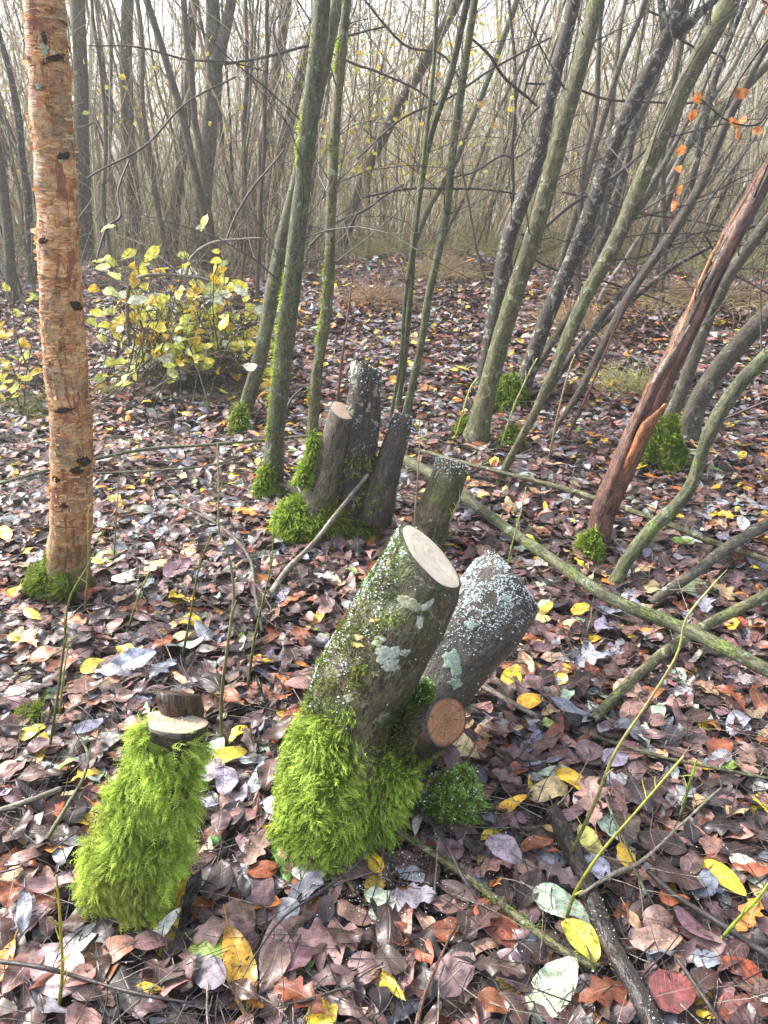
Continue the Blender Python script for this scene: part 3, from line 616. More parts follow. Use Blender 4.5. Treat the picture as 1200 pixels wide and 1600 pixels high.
# ------------------------------------------------------------ stumps in the middle distance
def pthg(a):
    ps = [P(x, y, Y) for x, y, w_, Y in a]; return ps, [wr(p, w_ / 2) for p, (x, y, w_, Y) in zip(ps, a)]
def mid_stumps():
    g = G(560, 835); Y = g[1]
    root = thing('coppice_stump', g, 'cluster of three upright sawn stems behind the big stump', 'tree stump')
    def stem(a, m, cutn, cm, lab, seed, frost=0, mossn=0, mth=.5, mz=.35):
        p, r = pthg([(x, y, w_, Y + dy) for x, y, w_, dy in a]); s = MB(); i = tube(s, p, r, 32, 34, bump=.01, bfreq=9, lob=.05, cut=cutn, seed=seed)
        o = s.build('stem', m, root, label=lab)
        cut_face('cut_face', i, cm, o); v, t = s.tris()
        if frost:
            q, n = sample(v, t, frost * 12); z = (q[:, 2] - v[:, 2].min()) / np.ptp(v[:, 2]); f = (z > .72) & (rng.random(len(q)) < sst((z - .72) * 4) * sst(vnoise(q * 22, seed) * 2.2 - .4)); fm = MB(); grains(fm, q[f][:frost] + n[f][:frost] * .003, .0024, col=(.70, .78, .76)); fm.build('frost', M['frost'], o, kind='stuff')
        if mossn: moss_on(o, 'moss', s, mossn, lambda q, nn: (vnoise(q * 14, seed) - .8 * ((q[:, 2] - v[:, 2].min()) / np.ptp(v[:, 2]) - mz) > mth), L=.022, wid=.0014, feather=2, c0=(.08, .15, .012), c1=(.36, .50, .06))
        return v
    stem([(487, 832, 62, -.02), (500, 780, 52, 0), (518, 710, 46, .02), (535, 642, 40, .04)], M['oldwood'], (.45, -.25, .85), M['cut4'], 'stem with pale oval sawn top', 31, mossn=1400, mth=.62)
    stem([(548, 842, 48, .03), (556, 760, 52, .05), (566, 660, 52, .07), (574, 578, 48, .09)], M['dark'], (.35, .5, .8), M['cut3'], 'tallest dark stem speckled with moss', 32, frost=260, mossn=1500, mth=.50, mz=.55)
    stem([(585, 815, 50, .0), (597, 760, 46, .02), (615, 700, 38, .05), (630, 650, 34, .08)], M['stump2'], (.3, .45, .84), M['cut3'], 'thin brown stem capped with frost', 33, frost=240, mossn=500, mth=.6)
    mb = MB(); blob(mb, P(480, 818, Y - .02) , .13, .10, .10, 3); blob(mb, P(555, 842, Y), .12, .08, .06, 4); c = mb.build('moss_cushion', M['mat_'], root); v, t = mb.tris(); p, n = sample(v, t, 6500); s = MB(); moss(s, p, n, L=.03, wid=.0016, feather=2, c0=(.09, .16, .012), c1=(.40, .55, .07)); s.build('moss_fronds', M['moss'], c)
    mb = MB(); p_, r_ = pthg([(468, 760, 16, Y - .03), (486, 715, 16, Y), (492, 680, 10, Y + .02)]); tube(mb, p_, r_, 12, 10, bump=.01, col=(.08, .12, .012)); v, t = mb.tris(); o = mb.build('moss_strip', M['mat_'], root); p, n = sample(v, t, 1400); s = MB(); moss(s, p, n, L=.026, wid=.0015, feather=2, c0=(.09, .16, .012), c1=(.44, .60, .08)); s.build('moss_fronds', M['moss'], o)
    g = G(675, 855); Y = g[1]; root = thing('sawn_stump', g, 'single short stump with frosted top right of the three stem cluster', 'tree stump')
    stem([(665, 850, 58, 0), (678, 800, 56, .03), (692, 765, 56, .06), (706, 723, 52, .09)], M['stump'], (.35, .42, .84), M['cut3'], None, 35, frost=420, mossn=120)
mid_stumps()

# ------------------------------------------------------------ birch like trunk, left
def birch():
    g = G(105, 925); Y = g[1]; root = thing('birch_tree', g, 'orange trunk with peeling bark and mossy foot at the left', 'tree')
    a = [(104, 946, 104, 0), (104, 915, 80, 0), (106, 870, 70, 0), (112, 800, 68, 0), (112, 700, 66, .0), (106, 600, 68, .01), (98, 500, 68, .01), (92, 400, 68, .02), (88, 300, 64, .03), (78, 150, 66, .04), (70, 0, 68, .05), (60, -200, 64, .07), (48, -500, 56, .1)]
    p, r = pthg([(x, y, w_ * .92, Y + d) for x, y, w_, d in a]); s = MB(); i = tube(s, p, r, 44, 150, bump=.008, bfreq=12, lob=.03, seed=0); tr = s.build('trunk', M['birch'], root); v, t = s.tris()
    # peeling curls of bark
    q, n = sample(v, t, 2000); f = (n[:, 1] < .5) & (q[:, 2] > .25) & (vnoise(q * 18, 7) > .45); q, n = q[f], n[f]; m = len(q)
    hor = unit(np.cross(n, np.array([0, 0, 1.]))); ww = rng.uniform(.006, .026, m)[:, None]; hh = rng.uniform(.0008, .0035, m)[:, None]; upv = np.array([0, 0, 1.]); sg = rng.choice([-1, 1], m)[:, None]
    mb = MB(); V = []
    for k, (e, lift) in enumerate([(0, .0), (.35, .0015), (.7, .003), (1., .006)]):
        x = q + hor * ww * (e - .5) * sg + upv * (hh * rng.normal(0, .6, (m, 1))); V += [x + upv * hh + n * lift * rng.uniform(.4, 1.4, (m, 1)), x - upv * hh * rng.uniform(.3, 1, (m, 1)) + n * lift * rng.uniform(.6, 1.8, (m, 1))]
    V = np.array(V).transpose(1, 0, 2); b = (np.arange(m) * 8)[:, None]; qq = np.concatenate([b + np.array([[2 * k, 2 * k + 1, 2 * k + 3, 2 * k + 2]]) for k in range(3)])
    cc = np.where(rng.random((m, 1)) < .5, np.array([[.60, .40, .20]]), np.where(rng.random((m, 1)) < .8, np.array([[.50, .27, .11]]), np.array([[.20, .085, .035]]))); mb.add(V.reshape(-1, 3), qq, col=np.repeat(cc, 8, 0)); mb.build('peeling_bark', M['grass'], root, kind='stuff')
    # larger papery curls that stand off the trunk
    q, n = sample(v, t, 420); f = (n[:, 1] < .6) & (q[:, 2] > .3); q, n = q[f][:150], n[f][:150]; m = len(q); hor = unit(np.cross(n, np.array([0, 0, 1.]))); sg = rng.choice([-1, 1], (m, 1)); wv = rng.uniform(.006, .022, (m, 1)); hv = rng.uniform(.003, .011, (m, 1)); cr = rng.uniform(.5, 2.2, (m, 1)); V = []
    for k in range(6):
        e = k / 5; an = e * cr * 1.6; x = q + hor * sg * wv * (np.sin(an) / (cr * 1.6)) + n * wv * ((1 - np.cos(an)) / (cr * 1.6)) + n * .0008
        V += [x + upv * hv * (1 - .5 * e), x - upv * hv * (1 - .7 * e)]
    V = np.array(V).transpose(1, 0, 2); bb = (np.arange(m) * 12)[:, None]; qq = np.concatenate([bb + np.array([[2 * k, 2 * k + 1, 2 * k + 3, 2 * k + 2]]) for k in range(5)]); cl_ = MB(); pc = np.array([[.62, .46, .30], [.50, .25, .10], [.36, .16, .07], [.55, .40, .26]])[rng.integers(0, 4, m)]
    cl_.add(V.reshape(-1, 3), qq, col=np.repeat(pc, 12, 0)); cl_.build('bark_curls', M['grass'], root, kind='stuff')
    # dark knots and rings
    bv = s.bvh()
    for j, a in enumerate([(82, 92, 42, 8, 15), (70, 60, 6, 14, 0), (100, 245, 22, 9, 10), (119, 478, 30, 9, -20), (97, 642, 36, 7, 5), (133, 720, 26, 12, -15), (68, 376, 20, 7, 0), (88, 748, 12, 8, 0), (122, 735, 20, 10, -10), (100, 790, 12, 7, 0)]):
        patch(bv, *a, 40 + j, tr, name='bark_scar', col=(.05, .032, .022), thick=.005)
    for j, a in enumerate([(70, 76, 14, 12, 0), (60, 134, 8, 8, 0), (95, 250, 8, 6, 0)]): patch(bv, *a, 60 + j, tr, col=(.30, .45, .34))
    mb = MB(); blob(mb, np.array(p[0]) + (-.005, -.012, .06), .098, .085, .13, 9, amp=.6); c = mb.build('moss_cushion', M['mat_'], root); v, t = mb.tris(); q, n = sample(v, t, 6000); s = MB(); moss(s, q, n, L=.016, wid=.0013, feather=2, droop=.3, c0=(.05, .09, .01), c1=(.30, .40, .05)); s.build('moss_fronds', M['moss'], c)
    mb = MB(); bris(mb, np.array([P(122, 200, Y)]), np.array([[1, -.3, .1]]), .05, .004, S=3, bend=.2, sides=5, taper=.6); mb.build('snag', M['pale'], root)
birch()
# ------------------------------------------------------------ traced trees
# name, label, material, points (px, py, width px), lean away over the traced part, extra metres above the frame, moss fronds, twigs
TREES = [
 ('sapling_tree', "upright lichen covered trunk at the shrub's right edge, left of the mossy strip trunk", 'green', [(378, 655, 26), (410, 540, 28), (440, 390, 30), (468, 270, 28), (500, 120, 28), (528, 0, 26)], .25, 2, 500, 10),
 ('sapling_tree', 'grey green trunk with a bright moss strip, left of the three stem cluster', 'green', [(424, 775, 36), (430, 690, 34), (440, 590, 35), (455, 450, 34), (470, 320, 34), (487, 160, 32), (506, -10, 32)], .1, 2, 900, 12),
 ('sapling_tree', 'slender olive stem with bright moss clumps, directly behind the three stem cluster', 'olive', [(487, 700, 22), (496, 580, 22), (512, 440, 21), (518, 310, 20), (528, 140, 19), (543, -10, 18)], .1, 2, 700, 12),
 ('dark_trunk', 'thick brown trunk leaning right above the yellow shrub', 'brown', [(392, 398, 34), (412, 330, 32), (440, 230, 28), (466, 130, 25), (492, 30, 22), (500, -20, 22)], .3, 2, 0, 10),
 ('dark_trunk', 'narrow brown trunk just left of the thick leaning trunk above the shrub', 'brown', [(380, 392, 24), (400, 290, 20), (418, 190, 19), (440, 60, 19), (452, -20, 19)], .2, 2, 0, 10),
 ('forked_tree', 'stout grey brown trunk that forks near the top of the picture', 'grey', [(308, 420, 34), (318, 310, 31), (330, 180, 31), (334, 90, 32), (330, -20, 26)], .1, 2, 0, 14),
 ('sapling_tree', 'grey trunk leaning slightly, just left of the forked tree', 'grey', [(266, 400, 22), (282, 260, 19), (296, 120, 18), (302, -20, 17)], .1, 2, 0, 10),
 ('sapling_tree', 'mottled upright grey trunk between the orange birch and the forked tree', 'grey', [(220, 400, 28), (206, 280, 25), (198, 150, 24), (198, -20, 22)], 0, 2, 0, 10),
 ('sapling_tree', 'dull brown trunk half hidden directly behind the orange birch', 'brown', [(134, 410, 32), (130, 260, 28), (124, 100, 28), (120, -20, 28)], 0, 2, 0, 10),
 ('sapling_tree', 'blackish curved trunk at the far left edge', 'dark', [(52, 440, 20), (42, 300, 16), (22, 150, 14), (-6, 30, 12)], 0, 1.5, 0, 8),
 ('sapling_tree', 'short mossy trunk at the left border beyond the blackish curved one', 'grey', [(20, 470, 22), (8, 330, 20), (-10, 200, 18)], 0, 2, 0, 6),
 ('sapling_tree', 'bluish grey trunk slanting up right behind the thin lichen stems', 'grey', [(530, 400, 20), (560, 300, 22), (600, 210, 22), (650, 120, 22), (700, 30, 20), (730, -30, 20)], .4, 2, 0, 6),
 ('lichen_sapling', 'thin lichen spotted stem, left of the tangle right of the three stem cluster', 'green', [(624, 640, 10), (636, 500, 12), (646, 380, 13), (664, 240, 13), (695, 140, 13), (730, 10, 14), (740, -30, 12)], .1, 1.5, 60, 16),
 ('lichen_sapling', 'straight thin green stem running up past the middle of the picture top', 'green', [(632, 650, 14), (655, 550, 14), (676, 440, 15), (690, 360, 15), (706, 270, 15), (724, 130, 15), (746, -20, 14)], .15, 1.5, 60, 16),
 ('lichen_sapling', 'mossy thin stem bending right from the straight thin green stem', 'green', [(640, 400, 9), (668, 330, 10), (706, 262, 11), (735, 195, 11), (770, 105, 11), (810, -10, 11)], .1, 1.5, 60, 14),
 ('lichen_sapling', 'very thin upright stem under the yellow far leaves', 'green', [(612, 660, 7), (640, 420, 8), (662, 240, 8), (672, 120, 8), (684, -20, 7)], .1, 1.5, 30, 14),
 ('leaning_tree', 'dark trunk with pale blotches close behind the thick olive trunk', 'dark', [(752, 600, 26), (772, 490, 32), (790, 390, 32), (832, 270, 32), (862, 140, 30), (896, -10, 28)], .3, 2, 120, 12),
 ('leaning_tree', 'thick smooth olive trunk leaning right, base on the leaf litter', 'olive', [(742, 690, 44), (764, 600, 38), (792, 500, 38), (822, 400, 38), (852, 305, 36), (880, 200, 34), (906, 100, 34), (934, -10, 36)], .3, 2, 300, 12),
 ('leaning_tree', 'dark blotched leaning trunk with a side branch near the top right', 'dark', [(812, 620, 30), (838, 540, 32), (862, 475, 31), (900, 390, 31), (924, 330, 32), (964, 215, 32), (1012, 120, 32), (1044, 50, 30), (1072, -20, 28)], .4, 2, 200, 14),
 ('leaning_tree', 'yellow green leaning trunk sweeping from the litter to the upper right corner', 'olive', [(776, 752, 12), (822, 665, 17), (850, 610, 20), (878, 545, 24), (912, 465, 28), (950, 395, 30), (1000, 290, 31), (1044, 190, 32), (1078, 115, 34), (1140, 5, 38), (1160, -30, 38)], .5, 2, 120, 12),
 ('leaning_tree', 'slim blue grey stem leaning right behind the yellow green one', 'grey', [(812, 620, 12), (860, 540, 15), (912, 455, 15), (960, 380, 15), (1010, 300, 12)], .5, 1, 0, 6),
 ('leaning_tree', 'thin dark rod slanting low towards the right edge', 'dark', [(875, 572, 16), (950, 500, 14), (1010, 450, 11), (1080, 400, 9), (1160, 362, 7), (1230, 340, 6)], .1, .4, 0, 8),
 ('leaning_tree', 'pale tan leaning stem between the olive trunks and the red split trunk', 'brown', [(853, 690, 10), (900, 622, 13), (945, 535, 15), (996, 445, 19), (1050, 365, 22), (1092, 290, 20), (1130, 200, 18), (1180, 100, 14), (1230, 10, 12)], .4, 1.5, 0, 12),
 ('leaning_tree', 'straight pale grey stem crossing in the upper right corner', 'pale', [(935, 470, 8), (1010, 350, 10), (1080, 210, 12), (1150, 90, 12), (1210, -20, 12)], .5, 1.5, 0, 8),
 ('leaning_tree', 'greenish pole slanting from the grass crest to the right edge', 'green', [(930, 420, 12), (985, 345, 14), (1040, 270, 16), (1110, 190, 18), (1190, 110, 18), (1230, 70, 18)], .4, 1, 0, 6),
 ('leaning_tree', 'dark grey trunk with mossy foot at the right, leaning to the right edge', 'grey', [(1070, 690, 42), (1090, 630, 38), (1118, 585, 38), (1150, 545, 38), (1190, 500, 38), (1240, 450, 36)], .1, 1.5, 200, 6),
 ('leaning_tree', 'slate grey stem rising just behind the red split trunk', 'grey', [(1042, 668, 26), (1066, 610, 24), (1084, 560, 24), (1110, 490, 24), (1140, 430, 24), (1172, 385, 22), (1230, 300, 20)], .2, 1.5, 0, 6),
 ('leaning_tree', 'pale green curved stem in the right foreground with its foot on the fallen log', 'green', [(958, 915, 26), (985, 868, 26), (1020, 825, 26), (1055, 795, 27), (1084, 755, 26), (1100, 700, 26), (1126, 645, 26), (1160, 595, 28), (1205, 548, 28), (1250, 510, 28)], .1, 1, 60, 4),
 ('leaning_tree', 'dark rod leaning to the right in front of the tan stem', 'dark', [(840, 640, 14), (890, 560, 16), (960, 470, 14), (1004, 420, 10), (1050, 365, 8)], .3, .5, 0, 6),
]
tree_info = {}
def build_tree(rec, idx):
    name, label, mt, pts, dy, ext, mossn, ntw = rec
    g = G(pts[0][0], pts[0][1]); Y = g[1]; n = len(pts); ps = []; rs = []
    for k, (x, y, w_) in enumerate(pts):
        f = (pts[0][1] - y) / max(1, pts[0][1] - pts[-1][1]); q = P(x, y, Y + dy * f); ps.append(q); rs.append(wr(q, w_ * .39))
    root = thing(name, g, label, 'tree', 'slender trees of the thicket')
    h_ = min(.45, .10 / max(.12, np.linalg.norm(ps[1] - ps[0]))); ps.insert(1, ps[0] + (ps[1] - ps[0]) * h_); rs.insert(1, rs[0] * 1.04); ps[0] = ps[0] - np.array([0, 0, .03]); rs[0] *= 1.55
    if ext:
        d = unit(ps[-1] - ps[-2]) + np.array([0, 0, .15]); ps.append(ps[-1] + unit(d) * ext * .5); rs.append(rs[-1] * .8); ps.append(ps[-1] + unit(d + np.array([0, 0, .2])) * ext * .5); rs.append(rs[-1] * .4)
    big = max(p[2] for p in pts) > 16
    s = MB(); i = tube(s, ps, rs, 18 if big else 10, 60 if big else 44, bump=.006 if big else .003, bfreq=9, lob=.05, seed=idx + 1, wob=.02 if big else .03)
    tr = s.build('trunk', M[mt], root)
    tb = MB(); twigs(tb, i['path'], i['r'], ntw * 3, .22, .75, .0028 if big else .0022, sub=4); tb.build('twigs', M['darktwig' if idx % 3 else 'thin'], root, kind='stuff')
    if mossn:
        v, t = s.tris(); z0 = g[2]
        def mk(q, nn): h = (q[:, 2] - z0); return (vnoise(q * 9, idx) + .55 * np.exp(-h / .10) - .3 * nn[:, 0] - .06 * h > .70)
        o = moss_on(root, 'moss', (v, t), mossn, mk, L=.014, wid=.0016, feather=0, droop=.2, spread=1., c0=(.12, .19, .012), c1=(.42, .52, .04))
    tree_info[idx] = (root, i, Y)
    return root
roots = [build_tree(t, k) for k, t in enumerate(TREES)]
def limb(idx, pts, dy, name='branch', m=None):
    root, i, Y = tree_info[idx]; ps = [P(x, y, Y + d) for (x, y, w_), d in zip(pts, dy)]; rs = [wr(q, w_[2] / 2) for q, w_ in zip(ps, pts)]
    s = MB(); j = tube(s, ps, rs, 10, 18, bump=.003, seed=idx + 50, wob=.01); twigs(s, j['path'], j['r'], 4, .3, .4, .003, sub=2); s.build(name, M[m or TREES[idx][2]], root)
limb(5, [(336, 100, 24), (348, 60, 18), (358, 20, 16), (372, -60, 14)], [.02, .05, .05, .05])
limb(18, [(1058, 55, 22), (1080, 35, 16), (1100, 15, 13), (1140, -20, 12)], [.4, .4, .4, .4])
limb(18, [(1040, 45, 16), (1035, 10, 12), (1030, -40, 10)], [.36, .38, .38])
# moss along the two mossy stems
for idx, th in ((1, .0), (2, .0)):
    root, i, Y = tree_info[idx]; pth_, rr = i['path'], i['r']; k = np.arange(4, len(pth_) - 14); kk = rng.choice(k, 3200)
    pr = vnoise(pth_[kk] * 6, 3 + idx) + (.25 if idx == 1 else .05) * (pth_[kk][:, 2] < .9); f = pr > .50; kk = kk[f]
    n = unit(np.stack([-rng.uniform(.6, 1, len(kk)), -rng.uniform(0, .7, len(kk)), rng.normal(0, .25, len(kk))], 1)); q = pth_[kk] + (pth_[np.minimum(kk + 1, len(pth_) - 1)] - pth_[kk]) * rng.random((len(kk), 1)) + n * rr[kk][:, None] * .95
    s = MB(); moss(s, q, n, L=.016, wid=.0016, feather=0, droop=.1, spread=.8, c0=(.22, .34, .02), c1=(.60, .74, .08)); s.build('moss_strip', M['moss'], root)
# red split trunk
def red_tree():
    g = G(930, 860); Y = g[1]; root = thing('split_tree', g, 'red brown leaning trunk split open with bare orange wood', 'tree')
    def st(a, m, name, sides=18, lab=None, **k):
        p, r = pthg([(x, y, w_, Y + d) for x, y, w_, d in a]); r = [x * .86 for x in r]; s = MB(); i = tube(s, p, r, sides, 50, bump=.012, bfreq=12, lob=.12, **k); return s.build(name, M[m], root, label=lab), i
    _, i = st([(928, 865, 44, 0), (945, 790, 42, .03), (972, 725, 46, .05), (1004, 655, 44, .1), (1040, 580, 36, .15), (1078, 505, 34, .2), (1112, 430, 34, .25), (1146, 365, 34, .3), (1182, 300, 32, .35), (1240, 190, 30, .4), (1300, 60, 24, .5)], 'red', 'trunk', seed=61)
    st([(962, 770, 10, .0), (985, 715, 20, .02), (1012, 665, 20, .04), (1040, 632, 4, .05)], 'split', 'torn_wood', 12, 'bare orange torn wood', seed=63)
    st([(1000, 655, 16, .02), (1030, 590, 20, .04), (1055, 548, 14, .06), (1078, 508, 3, .08)], 'red', 'torn_strip', 10, seed=64)
    st([(1020, 600, 5, .0), (1040, 567, 8, .02), (1062, 535, 7, .03), (1078, 508, 3, .04)], 'pale', 'splinter', 8, 'pale splinter', seed=65)
    pa, ra, tg = i['path'], i['r'], i['tg']; fr = np.array([0, -1., 0]); sdv = unit(np.cross(tg, fr)); f2 = np.cross(sdv, tg)
    for j, (an, lo, hi, wv, m_) in enumerate([(60, 1, 30, .34, 'red'), (110, 6, 40, .30, 'slab'), (85, 3, 22, .22, 'split'), (135, 0, 26, .36, 'red'), (30, 8, 44, .30, 'slab'), (160, 12, 40, .24, 'split'), (75, 26, 50, .26, 'red'), (10, 2, 30, .3, 'red')]):
        k = np.arange(lo, hi, 3); ph = R(an) + .25 * np.sin(k * .3 + j); q = pa[k] + (sdv[k] * np.cos(ph)[:, None] - f2[k] * -np.sin(ph)[:, None] * 1.) * ra[k][:, None] * .86
        e = np.sin(np.pi * np.linspace(.04, .99, len(k))) ** .5; s = MB(); tube(s, q, ra[k] * wv * e, 8, 40, bump=.004, bfreq=22, lob=.2, seed=70 + j, wob=.012); s.build('bark_strand', M[m_], root)
    for (k0, k1, off, cl_, nn_) in ((8, 16, .9, 'split', 26), (24, 32, .9, 'pale', 22), (14, 26, .8, 'split', 26)):
        k = rng.integers(k0, k1, nn_); o_ = sdv[k] * rng.uniform(-1, .6, (nn_, 1)) - unit(pa[k] - np.array([0, 0, CH])) * .7; s = MB(); bris(s, pa[k] + unit(o_) * ra[k][:, None] * off, tg[k] + o_ * .12, rng.uniform(.03, .14, nn_), rng.uniform(.0015, .005, nn_), S=4, bend=.12, sides=4, taper=.9); s.build('splinters', M[cl_], root, kind='stuff')
    tb = MB(); twigs(tb, i['path'], i['r'], 12, .4, .5, .003); tb.build('twigs', M['darktwig'], root, kind='stuff')
red_tree()
for a in [(374, 680, 32, 52, 'moss clump at the foot of the leaning stem below the shrub'), (415, 782, 34, 60, 'moss clump at the foot of the trunk with the moss strip'), (922, 880, 46, 54, 'dark green moss clump at the foot of the red split trunk'),
          (1036, 735, 80, 84, 'big bright moss clump between the two grey trunks on the right'), (795, 640, 66, 56, 'moss clump behind the thick olive trunk'), (798, 700, 34, 34, 'small moss clump at the foot of the yellow green leaning stem'), (728, 682, 34, 24, 'thin moss patch at the foot of the thick olive trunk'), (40, 1135, 60, 22, 'straggly yellow moss patch by the left border')]:
    moss_clump(*a[:4], a[4], n=1500, L=.014)

# ------------------------------------------------------------ fallen logs and sticks: points (px, py, width px, height above ground)
STK = []
def stick(name, label, mt, pts, cat='stick', group='fallen sticks', sides=8, seg=26, bumpa=.003, tw=0, mossn=0, frost=0, cutend=False, wob=.012):
    ps = []; rs = []
    for x, y, w_, h in pts:
        g = G(x, y, h + (.024 if y > 1000 else .01)); ps.append(g); rs.append(wr(g, w_ * .36))
    s = MB(); i = tube(s, ps, rs, sides, seg, bump=bumpa, bfreq=16, lob=.05, seed=int(pts[0][0] + pts[0][1]) % 91, wob=wob); STK.append((i['path'], i['r']))
    if tw: twigs(s, i['path'], i['r'], tw, .15, .12, .0012, sub=1)
    if not (mossn or frost):
        return s.build(name, M[mt], None, label=label, cat=cat, group=group), i
    root = thing(name, ps[0], label, cat, group); b = s.build('bark', M[mt], root); v, t = s.tris()
    if mossn: moss_on(root, 'moss', (v, t), mossn, lambda q, nn: (vnoise(q * 14, 4) + .15 * nn[:, 2] > .6), L=.009, wid=.0012, feather=0, droop=0, spread=1., c0=(.09, .16, .012), c1=(.30, .40, .04))
    if frost:
        q, n = sample(v, t, frost * 4); f = (n[:, 2] > .2) & (vnoise(q * 12, 8) > .45); fm = MB(); grains(fm, q[f][:frost] + n[f][:frost] * .0008, .0011); fm.build('frost', M['frost'], root, kind='stuff')
    return root, i
GL = 'fallen logs on the right'
stick('fallen_log', 'long lichen covered pole lying from the middle stumps down to the right edge', 'green', [(636, 718, 22, .06), (700, 758, 22, .08), (775, 812, 23, .12), (860, 870, 24, .14), (950, 932, 26, .14), (1050, 975, 28, .13), (1130, 1012, 29, .12), (1260, 1080, 31, .1)], 'log', GL, 16, 60, .004, mossn=700)
stick('fallen_log', 'thinner pole lying behind the long lichen covered pole', 'olive', [(650, 702, 9, .03), (725, 722, 10, .05), (825, 750, 11, .07), (920, 776, 13, .09), (1030, 812, 13, .09), (1110, 845, 14, .06), (1250, 895, 14, .05)], 'log', GL, 10, 40, .003)
stick('fallen_log', 'grey log ending above the long pole at the right', 'grey', [(1015, 945, 22, .03), (1050, 918, 22, .06), (1090, 890, 24, .08), (1145, 850, 24, .1), (1260, 785, 24, .12)], 'log', GL, 14, 36, .003)
stick('fallen_log', 'pale olive log passing under the long pole near the right edge', 'olive', [(922, 1125, 22, .01), (975, 1070, 22, .02), (1040, 1018, 23, .03), (1105, 978, 22, .06), (1180, 940, 22, .1), (1260, 890, 22, .14)], 'log', GL, 14, 40, .003)
stick('fallen_log', 'dark frost speckled log in the lower right foreground', 'stump3', [(868, 1265, 30, .01), (890, 1320, 38, .015), (915, 1385, 40, .02), (950, 1475, 40, .02), (990, 1545, 44, .02), (1050, 1660, 46, .02)], 'log', 'foreground logs and poles', 18, 50, .003, mossn=60, frost=110)
stick('fallen_stick', 'mossy green stick pointing down right from the big stump foot', 'olive', [(600, 1288, 12, .03), (665, 1328, 15, .04), (730, 1372, 16, .04), (800, 1425, 17, .03), (870, 1478, 17, .025), (932, 1512, 16, .02)], 'stick', 'foreground logs and poles', 12, 40, .002, mossn=240)
stick('fallen_stick', 'smooth dark pole pointing into the lower right corner', 'darktwig', [(1008, 1362, 12, .03), (1050, 1400, 14, .035), (1100, 1432, 15, .035), (1150, 1465, 16, .03), (1240, 1520, 17, .03)], 'stick', 'foreground logs and poles', 10, 30)
stick('fallen_stick', 'long dark twig lying along the lower left edge', 'darktwig', [(-20, 1504, 8, .03), (60, 1515, 9, .035), (125, 1532, 9, .035), (210, 1556, 8, .035), (300, 1572, 6, .03)], 'stick', 'thin dark twigs in the foreground', 8, 26)
stick('fallen_twig', 'thin bent dark twig arching in front of the big stump moss', 'darktwig', [(368, 1550, 3.5, .03), (400, 1490, 4, .05), (445, 1430, 4.5, .06), (500, 1392, 5, .06), (560, 1345, 4.5, .07), (592, 1290, 3.5, .08)], 'twig', 'thin dark twigs in the foreground', 6, 26)
stick('fallen_twig', 'dark twig with a side fork along the lower middle edge', 'darktwig', [(415, 1575, 4, .03), (480, 1562, 5, .035), (545, 1545, 5, .035), (590, 1572, 3, .03)], 'twig', 'thin dark twigs in the foreground', 6, 20)
stick('leaning_stick', 'pale bare stick leaning against the three stem cluster', 'pale', [(418, 938, 16, .01), (448, 892, 13, .02), (490, 850, 11, .06), (530, 800, 9, .14), (574, 742, 7, .24)], 'stick', None or 'sticks by the middle stumps', 10, 30)
stick('dead_branch', 'blackish crooked branch standing by the trunk with the moss strip', 'darktwig', [(468, 790, 12, .02), (466, 762, 10, .06), (430, 722, 9, .10), (436, 680, 7, .2), (452, 630, 5, .32), (474, 606, 3, .38)], 'branch', 'sticks by the middle stumps', 8, 30, tw=3)
stick('dead_branch', 'short pale branch curling left of the three stem cluster foot', 'pale', [(394, 757, 9, .03), (425, 755, 10, .05), (455, 762, 9, .04), (470, 772, 7, .02)], 'branch', 'sticks by the middle stumps', 8, 16)
stick('fallen_branch', 'long thin lichen branch lying left to right behind the birch', 'green', [(-20, 760, 6, .03), (60, 738, 7, .04), (150, 718, 7, .05), (240, 700, 7, .06), (330, 694, 7, .07), (420, 686, 6, .08), (490, 680, 5, .08)], 'branch', 'thin branches lying across the left', 8, 40, tw=6)
stick('fallen_branch', 'second thin branch just below the long lichen one', 'green', [(150, 740, 6, .03), (230, 736, 6, .04), (320, 728, 5, .05), (380, 712, 4, .05)], 'branch', 'thin branches lying across the left', 8, 24, tw=4)
stick('fallen_branch', 'bent grey branch lying between the birch and the big stump', 'grey', [(280, 790, 4, .02), (330, 812, 6, .03), (368, 842, 7, .035), (392, 878, 8, .03), (398, 930, 8, .025), (408, 985, 6, .02)], 'branch', 'thin branches lying across the left', 8, 26, tw=3)
stick('fallen_twig', 'crusty lichen twig arching left of the low shaggy stump', 'green', [(70, 1310, 8, .03), (100, 1262, 7, .05), (128, 1215, 7, .05), (135, 1180, 7, .05), (122, 1152, 5, .04)], 'twig', 'twigs near the low shaggy stump', 8, 20, tw=3)
stick('fallen_stick', 'tan snapped stick at the left border above the low shaggy stump', 'pale', [(-20, 1272, 9, .02), (40, 1252, 12, .025), (92, 1232, 12, .025)], 'stick', 'twigs near the low shaggy stump', 8, 14)
stick('fallen_twig', 'thin black twig crossing left of the low shaggy stump', 'darktwig', [(-20, 1370, 4, .03), (50, 1350, 4, .04), (120, 1305, 4, .045)], 'twig', 'twigs near the low shaggy stump', 6, 14)
stick('fallen_twig', 'pale green twig reaching across the right foreground', 'green', [(925, 1148, 6, .03), (1000, 1172, 7, .03), (1080, 1190, 6, .03), (1230, 1220, 8, .03)], 'twig', 'twigs across the right foreground', 8, 26, tw=5)
stick('fallen_twig', 'crusty grey twig with broken forks in the right foreground', 'pale', [(905, 1398, 8, .03), (960, 1365, 9, .04), (1005, 1345, 9, .04), (1060, 1295, 8, .05), (1128, 1232, 5, .05)], 'twig', 'twigs across the right foreground', 8, 26, tw=4)
